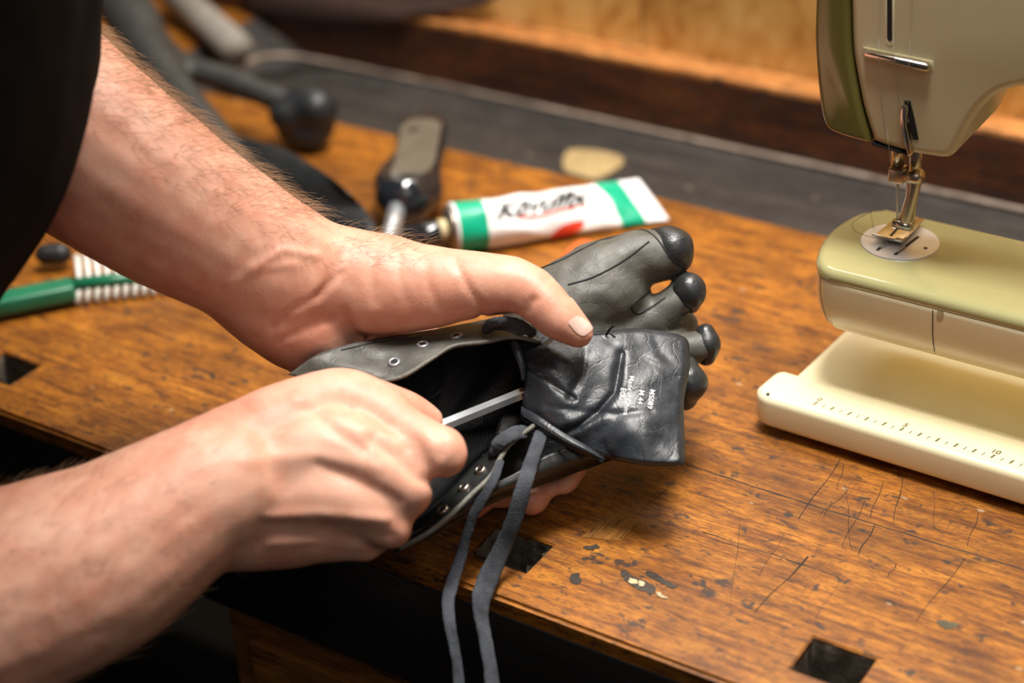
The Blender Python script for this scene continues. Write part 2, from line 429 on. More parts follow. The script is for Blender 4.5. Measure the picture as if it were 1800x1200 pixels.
# ------------------------------------------------------------------ workbench
XL, XR = -1.75, .75            # bench ends
YF, YB, YW = .570, .991, 1.1435
bench = thing('workbench', 'old heavy wooden workbench with scarred orange-brown top, square holes and a tool well', 'workbench')
HOLES = [(-.262, -.230), (-.4405, -.406), (-.6235, -.589), (-.804, -.772)]
HY0, HY1 = .593, .619
WX0 = -1.035                   # the tool well's left end
def tabletop():
    xs = [XL, WX0]
    for a, b in HOLES: xs += [a, b]
    xs = sorted(xs + [XR]); ys = [YF + .0, HY0, HY1, YB, YW]
    bm = bmesh.new(); V = {}
    def v(x, y, z):
        k = (round(x, 5), round(y, 5), round(z, 5))
        if k not in V: V[k] = bm.verts.new(k)
        return V[k]
    solid = {}
    for i in range(len(xs) - 1):
        for j in range(len(ys) - 1):
            xm = (xs[i] + xs[i + 1]) / 2; ym = (ys[j] + ys[j + 1]) / 2
            h = any(a < xm < b for a, b in HOLES) and HY0 < ym < HY1
            h = h or (ym > YB and xm > WX0)
            solid[i, j] = not h
    T = -.065
    for (i, j), s in solid.items():
        if not s: continue
        x0, x1, y0, y1 = xs[i], xs[i + 1], ys[j], ys[j + 1]
        bm.faces.new((v(x0, y0, 0), v(x1, y0, 0), v(x1, y1, 0), v(x0, y1, 0)))
        bm.faces.new((v(x0, y0, T), v(x0, y1, T), v(x1, y1, T), v(x1, y0, T)))
        for di, dj, a, b in ((-1, 0, (x0, y1), (x0, y0)), (1, 0, (x1, y0), (x1, y1)), (0, -1, (x0, y0), (x1, y0)), (0, 1, (x1, y1), (x0, y1))):
            if not solid.get((i + di, j + dj), False):
                bm.faces.new((v(*a, 0), v(*a, T), v(*b, T), v(*b, 0)))
    bmesh.ops.recalc_face_normals(bm, faces=bm.faces[:])
    es = [e for e in bm.edges if all(abs(q.co.z) < 1e-6 for q in e.verts) and len(e.link_faces) == 2 and e.calc_face_angle() > .5]
    hole_es = [e for e in es if all(HY0 - .001 < q.co.y < HY1 + .001 for q in e.verts)]
    bmesh.ops.bevel(bm, geom=[e for e in es if e not in hole_es], offset=.0020, segments=3, affect='EDGES')
    bmesh.ops.bevel(bm, geom=[e for e in hole_es if e.is_valid], offset=.0007, segments=2, affect='EDGES')
    o = frombm('tabletop', bm, M_BENCH, bench); return autosmooth(o, 50)
tt = tabletop()
for a, b in HOLES:              # charred linings of the dog holes
    bm = bmesh.new(); n = 14; ring = []
    e = .0004
    for lv in range(9):
        z = -.0008 - lv * .008; row = []
        per = []
        for k in range(n): per.append((a + e + (b - a - 2 * e) * k / n, HY0 + e))
        for k in range(n): per.append((b - e, HY0 + e + (HY1 - HY0 - 2 * e) * k / n))
        for k in range(n): per.append((b - e - (b - a - 2 * e) * k / n, HY1 - e))
        for k in range(n): per.append((a + e, HY1 - e - (HY1 - HY0 - 2 * e) * k / n))
        cx, cy = (a + b) / 2, (HY0 + HY1) / 2
        for x, y in per:
            q = noise.noise(Vector((x * 210, y * 210, z * 120))) * .0030 + .0012
            row.append(bm.verts.new((x + (cx - x) * max(0, q) / .017, y + (cy - y) * max(0, q) / .013, z)))
        ring.append(row)
    for r0, r1 in zip(ring, ring[1:]):
        for k in range(4 * n): bm.faces.new((r0[k], r0[(k + 1) % (4 * n)], r1[(k + 1) % (4 * n)], r1[k]))
    bm.faces.new(ring[-1])
    frombm('dog_hole', bm, M_HOLE, bench)
# worn front strip, beam under the edge, drawer case below
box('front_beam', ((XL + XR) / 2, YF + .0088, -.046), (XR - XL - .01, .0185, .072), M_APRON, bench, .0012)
box('drawer_case', (-.607 + .35, .79, -.38), (.70, .42, .60), M_DRAWER, bench, .002)
box('drawer_front', (-.607 + .35, .5785, -.20), (.66, .012, .19), M_DRAWER, bench, .002)
for x in (XL + .06, XR - .06):
    for y in (.64, 1.08): box('leg', (x, y, -.4895), (.09, .09, .821), M_APRON, bench, .004)
# tool well
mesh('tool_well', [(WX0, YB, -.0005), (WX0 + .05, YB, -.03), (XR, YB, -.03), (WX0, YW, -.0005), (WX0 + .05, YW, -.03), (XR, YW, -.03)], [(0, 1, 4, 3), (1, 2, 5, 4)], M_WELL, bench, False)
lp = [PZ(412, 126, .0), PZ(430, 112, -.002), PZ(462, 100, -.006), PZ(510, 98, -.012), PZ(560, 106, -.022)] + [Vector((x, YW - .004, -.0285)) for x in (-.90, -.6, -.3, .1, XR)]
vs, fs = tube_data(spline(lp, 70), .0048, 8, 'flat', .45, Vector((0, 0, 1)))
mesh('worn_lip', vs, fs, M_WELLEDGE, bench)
box('back_board', ((XL + XR) / 2, YW + .012, -.04), (XR - XL, .022, .12), M_DARKW, bench, .0015)
box('back_rail', ((XL + XR) / 2, YW + .0145, .0225), (XR - XL, .027, .006), M_RAILTOP, bench, .0015)
# inlaid repair patch in the top
pp = [PZ(1072, 898, 0), PZ(1125, 919, 0), PZ(1091, 951, 0), PZ(1022, 944, 0)]
prism('repair_patch', [(q.x, q.y) for q in pp], -.002, .0003, wood('patch_wood', [(.16, .06, .012), (.30, .12, .022), (.40, .17, .035), (.5, .23, .06)], (160, 22, 160), .3, .4, False, False), bench)
# cracks between the planks
def crack(name, pts, r, mat=M_BLACK):
    pts = spline([Vector(p) for p in pts], len(pts) * 10)
    pts = [p + Vector((0, noise.noise(p * 90) * .0008, 0)) for p in pts]
    vs, fs = tube_data(pts, [r * (.5 + abs(noise.noise(p * 60))) for p in pts], 6, 'flat', .35, Vector((0, 0, 1)))
    return mesh(name, vs, fs, mat, bench)
crack('plank_gap', [(-.40, .7155, 0), (-.36, .7142, 0), (-.30, .7135, 0), (-.25, .7140, 0), (-.19, .7145, 0), (-.05, .714, 0), (.2, .7142, 0)], .0007)
crack('plank_gap', [(-.345, .6655, 0), (-.31, .666, 0), (-.27, .6655, 0)], .0005)

# knife scratches across the grain, a dried glue spot
M_SCR = plain('dirt_filled_scratch', (.022, .013, .008), .7)
for p, q, r in (((1478, 806), (1404, 911), .0004), ((1420, 978), (1327, 1075), .0005), ((1537, 923), (1508, 976), .0005), ((1482, 818), (1472, 861), .0003), ((1696, 981), (1611, 1090), .0003), ((1552, 845), (1529, 911), .0003), ((1587, 838), (1570, 919), .0003),
                ((1490, 862), (1440, 905), .0003), ((1462, 880), (1448, 910), .0003), ((1640, 862), (1643, 930), .0002), ((1300, 915), (1283, 1080), .0002), ((1520, 880), (1480, 960), .0003), ((1575, 990), (1560, 1015), .0004), ((1380, 935), (1335, 1010), .0002), ((1485, 850), (1497, 968), .00025), ((1720, 900), (1700, 960), .0003), ((1180, 850), (1120, 905), .0002)):
    a_, b_ = PZ(*p, .0001), PZ(*q, .0001)
    crack('scratch', [a_, a_.lerp(b_, .35) + Vector((.0006, 0, 0)), a_.lerp(b_, .7) - Vector((.0005, 0, 0)), b_], r, M_SCR)
def spot(name, pts, mat, z=.0003):
    q = spline([PZ(a, b, 0) for a, b in pts], len(pts) * 6, True)
    q = [v + Vector((noise.noise(v * 500), noise.noise(v * 500 + Vector((7, 0, 0))), 0)) * .0012 for v in q]
    prism(name, [v[:2] for v in q], -.0005, z, mat, bench)
M_GD = plain('dark_glue_crust', (.034, .024, .016), .5, 0, .5, .6); M_GL = plain('pale_glue_crust', (.5, .38, .22), .5, 0, .3, .6)
spot('glue_spot', [(1089, 1007), (1100, 1002), (1112, 1012), (1135, 1022), (1152, 1032), (1148, 1044), (1128, 1038), (1105, 1026)], M_GD)
spot('glue_spot', [(1134, 1006), (1150, 1006), (1170, 1020), (1190, 1030), (1182, 1034), (1160, 1024), (1142, 1014)], M_GD)
spot('glue_chip', [(1106, 1018), (1118, 1020), (1120, 1028), (1108, 1027)], M_GL, .0007)
spot('glue_chip', [(1124, 1022), (1134, 1025), (1130, 1032), (1122, 1030)], M_GL, .0007)
spot('glue_chip', [(1152, 1041), (1164, 1046), (1174, 1053), (1162, 1051)], M_GL, .0006)
spot('glue_spot', [(1004, 1010), (1016, 1008), (1022, 1020), (1014, 1028), (1003, 1022)], M_GD)
spot('glue_spot', [(1024, 962), (1044, 958), (1056, 962), (1040, 967)], M_GD)
spot('glue_spot', [(1648, 1090), (1668, 1092), (1684, 1098), (1672, 1106), (1652, 1100)], plain('green_grey_stain', (.10, .085, .045), .5, 0, .4))

# plywood sheets standing on the rail against the wall
for nm, x0, x1, lab in (('plywood_sheet', XL, -.6655, 'yellow plywood sheet behind the bench, the one ending at the seam, left of it'), ('plywood_sheet', -.6635, XR, 'yellow plywood sheet behind the sewing machine, right of the seam')):
    o = box(nm, ((x0 + x1) / 2, YW + .0345, .40), (x1 - x0, .012, .76), M_PLY, None, .001)
    tag(o, lab, 'plywood', 'plywood sheets along the back of the bench')

# ------------------------------------------------------------------ sewing machine
sm = thing('sewing_machine', 'vintage cream and olive sewing machine with a ruler printed on its base', 'sewing machine')
OX, OY, TH = -.3655, .7605, radians(-1.3)
def W(x, y): return (OX + x * cos(TH) - y * sin(TH), OY + x * sin(TH) + y * cos(TH))
def arc(cx, cy, r, a0, a1, n=6): return [(cx + r * cos(radians(a0 + (a1 - a0) * k / n)), cy + r * sin(radians(a0 + (a1 - a0) * k / n))) for k in range(n + 1)]
strip = arc(.011, .012, .012, 180 + 15, 270) + [(.45, 0), (.45, .032)] + [(.014, .0315)] + arc(.008, .0245, .0075, 110, 175, 3)
base = prism('base', [W(*q) for q in strip], .005, .0245, M_CREAM, sm, .0042, 5)
rear = [(.011, .026), (.45, .026), (.45, .155), (.03, .155)] + arc(.032, .12, .018, 150, 190, 3)
prism('base_plate', [W(*q) for q in rear], .005, .0222, M_CREAM, sm, .003, 4)
for x, y in ((.03, .02), (.03, .13), (.42, .02), (.42, .13)):
    c = W(x, y); bm = bmesh.new(); bmesh.ops.create_cone(bm, cap_ends=True, segments=20, radius1=.008, radius2=.008, depth=.0056, matrix=Matrix.Translation((c[0], c[1], .0029))); autosmooth(frombm('rubber_foot', bm, M_BLACK, sm))
# ruler
def on_base(name, lx, ly, sx, sy, mat=M_MARK):
    c = [W(lx + a * sx / 2 + b * sy * .12, ly + b * sy / 2) for a, b in ((-1, -1), (1, -1), (1, 1), (-1, 1))]
    return prism(name, c, .0243, .02465, mat, sm)
a0 = PZ(1437, 705, .0245)
dx, dy = a0.x - OX, a0.y - OY; rx = dx * cos(TH) + dy * sin(TH); ry = -dx * sin(TH) + dy * cos(TH)
for k in range(0, 49):
    x = rx + k * .005
    if k % 2 == 0: on_base('ruler_mark', x, ry - .0025, .0010, .0036)
    else: on_base('ruler_mark', x, ry - .0028, .00045, .0030)
for s, k in (('0', 0), ('5', 10), ('10', 20), ('15', 30), ('20', 40)):
    bm = text_mesh(s, .0050, .15, .00008)
    for v in bm.verts:
        q = W(rx + k * .005 - .0012 - (.0016 if len(s) > 1 else 0) + v.co.x, ry + .0004 + v.co.y); v.co = Vector((q[0], q[1], .02465))
    me = bpy.data.meshes.new('ruler_number'); bm.to_mesh(me); bm.free(); link('ruler_number', me, M_MARK, sm, False)
# free arm
nose = [(1462, 476), (1446, 468), (1437, 455), (1437, 440), (1447, 417), (1472, 392), (1512, 371), (1560, 364)]
pl = [PZ(a, b, .1) for a, b in nose]
plan = [Vector((q.x, q.y, 0)) for q in pl]
fr0 = plan[0]; bk0 = plan[-1]
plan = spline(plan, 40)
fx = cos(TH * .65); fy = sin(TH * .65)
plan = [fr0 + Vector((fx * .44, fy * .44, 0))] + plan + [bk0 + Vector((fx * .44, fy * .44, 0))]
cen = Vector((-.30, .8235, 0))
def loft(name, levels, mat, top=True, bottom=True):
    """levels (z, inset) of the arm's plan outline"""
    bm = bmesh.new(); rows = []; N = len(plan)
    nr = []
    for i in range(N):
        t = (plan[min(i + 1, N - 1)] - plan[max(i - 1, 0)]).normalized(); nr.append(Vector((-t.y, t.x, 0)))
        if nr[-1].dot(cen - plan[i]) < 0: nr[-1] *= -1
    for z, ins in levels:
        rows.append([bm.verts.new(tuple((plan[i] + nr[i] * ins)[:2]) + (z,)) for i in range(N)])
    for a, b in zip(rows, rows[1:]):
        for i in range(N): bm.faces.new((a[i], a[(i + 1) % N], b[(i + 1) % N], b[i]))
    if top: bm.faces.new(rows[0])
    if bottom: bm.faces.new(rows[-1])
    return autosmooth(frombm(name, bm, mat, sm), 50)
loft('arm_top', [(.1, .0045), (.0997, .0030), (.0988, .0014), (.0975, .0004), (.096, 0), (.0935, .0), (.0930, .0006)], M_OLIVE)
arm = loft('free_arm', [(.0932, .0012), (.0925, .0004), (.09, .0004), (.078, .0010), (.070, .0026), (.064, .0056), (.0595, .0105), (.0568, .017), (.056, .026)], M_CREAM)
ta = bvh(arm)
line_on('door_seam', ta, [(1640, 517), (1639.5, 560), (1640, 595), (1645, 625), (1656, 648)], .0003, M_BLACK, sm)
line_on('door_seam', ta, [(1443, 478), (1442, 510), (1448, 545), (1459, 573)], .0003, M_MARK, sm)
line_on('door_seam', ta, [(1610, 633), (1628, 640), (1643, 644)], .0003, M_BLACK, sm)
h, n = hit(ta, 1646, 551, -.0006)
bm = bmesh.new(); bmesh.ops.create_uvsphere(bm, u_segments=20, v_segments=12, radius=.0042)
for v in bm.verts: v.co = h + Vector((v.co.x * .8 + .0014, v.co.y * .25, v.co.z * 1.25))
bmesh.ops.delete(bm, geom=[v for v in bm.verts if v.co.x < h.x - .0002], context='VERTS')
frombm('door_notch', bm, M_FACE, sm)
# needle plate
cp = PZ(1582, 426, .1); R = .0211
bm = bmesh.new(); bmesh.ops.create_cone(bm, cap_ends=True, segments=72, radius1=R, radius2=R - .0004, depth=.0010, matrix=Matrix.Translation((cp.x, cp.y, .1002)))
autosmooth(frombm('needle_plate', bm, M_PLATE, sm))
ZP = .1007
def flat_line(name, p0, p1, wd, z, mat, h=.0003):
    a = PZ(*p0, z); b = PZ(*p1, z); t = (b - a).normalized(); s = Vector((-t.y, t.x, 0)) * wd / 2
    return prism(name, [(a - s)[:2], (b - s)[:2], (b + s)[:2], (a + s)[:2]], z - .0003, z + h, mat, sm)
flat_line('feed_slot', (1573, 448), (1614, 416), .0016, ZP, M_BLACK)
flat_line('feed_slot', (1542, 440), (1556, 428), .0016, ZP, M_BLACK)
flat_line('feed_dog', (1548, 436), (1560, 427), .0012, ZP + .0002, M_STEEL, .0006)
flat_line('feed_dog', (1577, 444), (1590, 434), .0010, ZP + .0002, M_STEEL, .0006)
c = PZ(1627, 436, ZP); bm = bmesh.new(); bmesh.ops.create_cone(bm, cap_ends=True, segments=16, radius1=.0011, radius2=.0011, depth=.0003, matrix=Matrix.Translation(c)); frombm('plate_screw', bm, M_BLACK, sm)
# head
YFR, YBK = .800, .868
def prof(pts, n=0):
    q = [PY(a, b, YFR) for a, b in pts]; return [Vector((v.x, v.z, 0)) for v in q]
left = [(1493, 0), (1495, 80), (1501, 125), (1514, 190), (1533, 251)]
low = [(1533, 252), (1562, 262), (1600, 272), (1650, 280), (1668, 278), (1680, 264), (1692, 240), (1708, 212), (1728, 187), (1752, 168), (1776, 158), (1802, 154)]
L = spline(prof(left), 14); B = spline(prof(low), 30)
ztop = .335
zarm = B[-1].y
poly = [(L[0].x, ztop)] + [(q.x, q.y) for q in L] + [(q.x, q.y) for q in B[1:]] + [(.10, zarm + .001), (.10, ztop)]
head = prism('head', poly, YFR, YBK, M_FACE, sm, .005, 6, 'y')
th = bvh(head)
outer = [(1433, -10), (1431, 60), (1434, 120), (1440, 180), (1446, 210), (1456, 228), (1482, 240), (1528, 252.5)]
O2 = spline(prof(outer), 24); L2 = spline(prof([(1490.5, 0), (1493, 80), (1499, 125), (1512, 190), (1530, 252)]), 14)
poly = [(O2[0].x, ztop)] + [(q.x, q.y) for q in O2] + [(q.x, q.y) for q in L2[::-1][1:]] + [(L2[0].x, ztop)]
prism('end_cover', poly, YFR - .0005, YBK, M_OLIVED, sm, .0085, 8, 'y')
prism('column', [W(.33, .03), W(.45, .03), W(.45, .11), W(.33, .11)], .022, .30, M_FACE, sm, .006, 5)
line_on('cover_seam', th, [(1494, 2), (1496, 80), (1503, 125), (1516, 190), (1532, 248)], .0004, M_BLACK, sm)
def face_prism(name, pts, y0, y1, mat, bev=0, seg=3, n=0):
    q = prof(pts)
    if n: q = spline(q, n, True)
    return prism(name, [(v.x, v.y) for v in q], y0, y1, mat, sm, bev, seg, 'y')
face_prism('slot_rim', [(1557, -60), (1557, 74), (1562, 80), (1568, 79), (1572, 74), (1572, -60)], YFR - .0004, YFR + .002, M_CREAM, .0003, 2)
face_prism('lever_slot', [(1560, -60), (1560, 66), (1564, 73), (1569, 70), (1569.5, -60)], YFR - .0007, YFR + .002, M_BLACK)
face_prism('thread_guide', [(1521, 84), (1634, 108), (1638, 112), (1637, 121), (1630, 121), (1524, 96)], YFR - .0042, YFR + .001, M_CHROME, .0012, 3)
face_prism('guide_recess', [(1518, 82), (1640, 107), (1641, 124), (1630, 125), (1519, 99)], YFR - .0003, YFR + .001, M_FACE, .0002, 2)
face_prism('thread_slit', [(1590, 177), (1600, 177), (1607, 205), (1615, 245), (1606, 245), (1596, 215)], YFR - .0005, YFR + .001, M_BLACK)
face_prism('threading_lever', [(1591, 180), (1598, 181), (1600, 188), (1598, 214), (1609, 266), (1602, 270), (1586, 217), (1588, 190)], YFR - .0045, YFR - .0005, M_CHROME, .0008, 3)
# underside mouth, needle bar, clamp, presser foot
ND = cp + Vector((0, 0, 0))
def N3(x, y): return PY(x, y, cp.y - .002)
face_prism('face_opening', [(1532, 250.5), (1540, 254), (1600, 270.5), (1596, 273), (1534, 255)], YFR - .0002, YFR + .03, M_BLACK)
tube('needle_bar', [N3(1579, 240), N3(1578, 290)], .0034, M_NICKEL, sm, 20, 'flat')
ob = N3(1579, 305); box('needle_clamp', ob, (.0085, .0085, .0085), M_NICKEL, sm, .0012)
tube('clamp_screw', [N3(1590, 308) + Vector((0, -.002, 0)), N3(1620, 306) + Vector((.001, -.003, 0))], [.0030, .0042], M_NICKEL, sm, 18, 'flat')
tube('needle', [N3(1578, 318), N3(1577, 395)], [.0008, .0005], M_STEEL, sm, 10)
tube('presser_bar', [PY(1611, 240, cp.y + .006), PY(1608, 320, cp.y + .005)], .0032, M_NICKEL, sm, 18, 'flat')
tube('presser_shank', [PY(1608, 312, cp.y + .003), PY(1603, 345, cp.y + .002), PY(1594, 385, cp.y)], [.0042, .0034, .0042], M_NICKEL, sm, 18)
box('foot_hinge', PY(1591, 392, cp.y), (.0105, .006, .006), M_NICKEL, sm, .0015)
fq = [PZ(1536, 414, .1035), PZ(1586, 424, .1035), PZ(1622, 385, .1035), PZ(1597, 377, .1035), PZ(1572, 385, .1035)]
prism('presser_foot', [q[:2] for q in fq], .1022, .1040, M_CHROME, sm, .0005, 2)
lipz = [PZ(1534, 412, .1046), PZ(1560, 419, .1040), PZ(1586, 425, .1042), PZ(1604, 406, .1044), PZ(1622, 386, .1046)]
tube('foot_rim', lipz, .0007, M_CHROME, sm, 8)
tube('foot_pivot', [PY(1570, 392, cp.y - .003), PY(1603, 399, cp.y - .002)], .0026, M_CHROME, sm, 16, 'flat')
flat_line('foot_gap', (1566, 414), (1577, 402), .0012, .1041, M_BLACK)
# threads
def thr(name, pts, mat, r=.00015): return tube(name, spline(pts, 40), r, mat, sm, 5)
F = lambda a, b, o=.0012: PY(a, b, YFR - o)
thr('thread', [F(1550, -30), F(1547, 60, .002), F(1544, 95, .005), F(1549, 165), F(1558, 225), F(1563, 262), N3(1568, 300), N3(1574, 316)], M_THREAD)
thr('thread', [F(1570, 60), F(1571, 95, .005), F(1576, 130), F(1582, 170), F(1586, 188, .002)], M_THREAD)
thr('thread', [F(1604, -30), F(1601, 60, .002), F(1597, 110, .005), F(1596, 180), F(1597, 215)], M_THREAD)
thr('thread', [PZ(1590, 372, .108), PZ(1565, 360, .112), PZ(1545, 360, .112), PZ(1532, 375, .108), PZ(1536, 402, .1015)], M_THREAD)
thr('thread', [PZ(1532, 372, .108), PZ(1512, 382, .105), PZ(1499, 392, .1025), PZ(1504, 406, .1015), PZ(1525, 415, .104), PZ(1556, 421, .1045), PZ(1585, 427, .1045)], M_THREADD)
thr('thread', [N3(1577, 395), N3(1579, 360), N3(1578, 330), N3(1574, 316)], M_THREAD)
tb = bvh(base)
for pxy in ([(1346, 692), (1352, 690), (1353, 695), (1349, 696)], [(1712, 730), (1722, 729), (1724, 732), (1716, 732)], [(1756, 741), (1764, 743), (1763, 748), (1757, 745)]):
    tz = tb
    blob_on('paint_chip', tz, pxy, M_INK, sm, .0002, 2)

# ------------------------------------------------------------------ the shoe
shoe = thing('toe_shoe', 'worn black leather shoe with separate toe pockets, held open in the left hand', 'shoe')
# forefoot with five toe pockets
fore = [C((965, 560, 1.0, 84), (1060, 512, 1.003, 84)),
        C((1000, 540, 1.0, 84), (1062, 488, 1.0, 68), (1120, 458, 1.0, 52), (1160, 449, 1.0, 45), (1178, 448, 1.0, 41)),
        C((1030, 590, 1.0, 76), (1105, 580, 1.0, 42), (1160, 551, 1.0, 34), (1204, 518, 1.0, 30)),
        C((1080, 610, 1.01, 66), (1160, 585, 1.01, 44), (1200, 570, 1.015, 30)),
        C((1090, 650, 1.0, 56), (1180, 618, 1.0, 34), (1234, 606, 1.0, 28)),
        C((1090, 720, .985, 62), (1165, 685, .985, 40), (1204, 674, .985, 36)),
        C((1010, 640, .998, 78), (1060, 660, .995, 78)), C((1010, 715, .988, 56), (1070, 735, .982, 56))]
def wr(co, n):
    return co + n * (noise.noise(co * 45) * .0022 + noise.noise(co * 110) * .0008)
upper = blend('forefoot', fore, .0016, 6, M_UPPER, shoe, wr)
for cc in ([(1150, 412, 1.003, 13), (1168, 422, 1.0, 31), (1183, 439, .998, 40), (1195, 456, 1.0, 28), (1200, 469, 1.003, 10)], [(1200, 489, 1.002, 16), (1208, 503, .998, 30), (1214, 519, .997, 29), (1216, 537, 1.001, 15)],
           [(1240, 586, .999, 19), (1243, 605, .998, 25), (1241, 625, .999, 19)], [(1208, 646, .983, 22), (1208, 672, .979, 38), (1205, 700, .983, 22)]):
    blend('toe_cap', [C(*cc)], .0014, 4, M_CAP, shoe)
tu = bvh(upper)
line_on('seam', tu, [(1000, 500), (1040, 488), (1080, 468), (1110, 448), (1140, 425)], .0006, M_STITCH, shoe)
line_on('seam', tu, [(950, 472), (985, 458), (1020, 440), (1060, 420), (1095, 405), (1130, 404), (1155, 420), (1180, 455), (1205, 474)], .0006, M_STITCH, shoe, 50)
line_on('seam', tu, [(1168, 498), (1135, 516), (1113, 534), (1112, 546), (1124, 550), (1148, 538), (1168, 524)], .0006, M_STITCH, shoe, 40)
line_on('seam', tu, [(1175, 572), (1190, 560), (1210, 548)], .0005, M_STITCH, shoe)
# ankle opening: lining bowl and outer shell
rim_u = [(600, 700, .94), (640, 668, .93), (664, 674, .926), (693, 668, .925), (720, 655, .928), (747, 636, .932), (773, 623, .935), (795, 609, .938), (827, 607, .940), (853, 600, .942), (901, 591, .947)]
rim_r = [(925, 625, .958), (930, 680, .958), (930, 735, .952)]
rim_l = [(905, 760, .943), (872, 786, .936), (846, 808, .93), (822, 834, .925), (795, 864, .92), (762, 897, .914), (720, 932, .908), (680, 955, .905)]
rim_h = [(625, 935, .925), (580, 865, .95), (570, 775, .955)]
rim = rim_u + rim_r + rim_l + rim_h
def bowl(name, mat, prof_, thick, flip=False):
    pts = spline([Vector(q) for q in rim], 120, True); c = Vector((760, 765, .935)); rows = []
    for s, dd in prof_:
        row = []
        for q in pts:
            v = c + (q - c) * s; d = q.z * s ** 1 + c.z * (1 - s) + dd
            row.append(P(v.x, v.y, d))
        rows.append(row)
    vs = [q for r in rows for q in r]; n = len(pts); fs = []
    for k in range(len(rows) - 1):
        for i in range(n): fs.append((k * n + i, k * n + (i + 1) % n, (k + 1) * n + (i + 1) % n, (k + 1) * n + i))
    fs.append(tuple(range((len(rows) - 1) * n, len(rows) * n)))
    return mesh(name, vs, fs, mat, shoe)
lining = bowl('lining', M_LINING, [(1.0, 0), (.985, .008), (.95, .02), (.88, .03), (.74, .038), (.5, .042), (.2, .044)], 0)
bowl('shell', M_SIDE, [(1.0, 0), (1.02, .008), (1.02, .02), (.96, .034), (.82, .044), (.55, .050), (.2, .050)], 0)
tl = bvh(lining)
line_on('lining_seam', tl, [(853, 720), (850, 760), (842, 800)], .0006, M_SIDE, shoe)
line_on('lining_seam', tl, [(858, 722), (856, 760), (849, 800)], .0006, M_SIDE, shoe)
line_on('lining_seam', tl, [(735, 710), (770, 690), (790, 660)], .0005, M_SIDE, shoe)
# outer side under the lower flap
side = [[P(*q) for q in [(690, 956, .90), (775, 908, .905), (845, 862, .912), (900, 834, .922), (960, 800, .932), (1055, 766, .946), (1110, 745, .955)]],
        [P(*q) for q in [(692, 962, .902), (785, 916, .906), (858, 872, .914), (920, 845, .924), (985, 820, .934), (1058, 798, .944), (1115, 783, .953)]],
        [P(*q) for q in [(694, 966, .91), (790, 921, .917), (862, 881, .925), (926, 857, .937), (993, 833, .948), (1062, 808, .955), (1118, 790, .962)]],
        [P(*q) for q in [(700, 958, .925), (790, 914, .932), (862, 870, .940), (928, 845, .949), (995, 820, .955), (1064, 792, .963), (1118, 778, .968)]]]
grid_mesh('side_panel', patch(side, 60, 18), M_SIDE, shoe, .0015)
grid_mesh('inner_lining', patch([[P(*q) for q in r] for r in ([(880, 725, .975), (960, 715, .975), (1050, 720, .975)], [(860, 800, .962), (950, 790, .965), (1050, 770, .966)], [(840, 868, .945), (940, 838, .955), (1060, 788, .962)])], 20, 12), M_LINING, shoe, .001)
# upper flap (row of eyelets against the palm)
fl_out = [(506, 658, .925), (560, 622, .927), (625, 602, .935), (700, 588, .958), (760, 579, .96), (820, 568, .961), (870, 560, .962), (930, 566, .964)]
fl_mid = [(565, 672, .926), (612, 645, .924), (668, 634, .934), (735, 612, .938), (785, 597, .943), (838, 583, .948), (888, 574, .952), (940, 582, .956)]
fl_in = [(605, 692, .934), (650, 674, .927), (706, 662, .924), (758, 631, .931), (797, 608, .936), (850, 601, .940), (901, 592, .945), (948, 600, .95)]
g = patch([[P(*q) for q in r] for r in (fl_out, fl_mid, fl_in)], 90, 16)
for j, row in enumerate(g):
    for i, q in enumerate(row): row[i] = q - FWD * (noise.noise(q * 130) * .0009)
flap = grid_mesh('eyelet_flap', g, M_UPPER, shoe, .0016)
tf = bvh(flap)
tube('cut_edge', [q - FWD * .0004 for q in g[-1]], .0011, M_EDGEL, flap, 8)
def eyelet(tree, x, y, parent, r=.0030, metal=M_STEEL):
    h, n = hit(tree, x, y, .0002)
    if h is None: return
    q = n.to_track_quat('Z', 'Y').to_matrix().to_4x4(); q.translation = h
    bm = bmesh.new(); N1, N2 = 28, 10; rows = []
    for i in range(N1):
        t = 2 * pi * i / N1
        rows.append([bm.verts.new(q @ Vector(((r * .78 + r * .32 * cos(2 * pi * k / N2)) * cos(t), (r * .78 + r * .32 * cos(2 * pi * k / N2)) * sin(t), r * .32 * sin(2 * pi * k / N2)))) for k in range(N2)])
    for i in range(N1):
        for k in range(N2): bm.faces.new((rows[i][k], rows[(i + 1) % N1][k], rows[(i + 1) % N1][(k + 1) % N2], rows[i][(k + 1) % N2]))
    e = frombm('eyelet', bm, metal, parent)
    bm = bmesh.new(); bmesh.ops.create_circle(bm, cap_ends=True, segments=20, radius=r * .56, matrix=q @ Matrix.Translation((0, 0, .0007))); frombm('eyelet_hole', bm, M_BLACK, parent)
for x, y in ((693, 637), (743, 606), (802, 591), (858, 577)): eyelet(tf, x, y, flap)
line_on('stitch_line', tf, [(600, 615), (660, 602), (720, 596), (740, 592)], .0004, M_STITCH, flap)
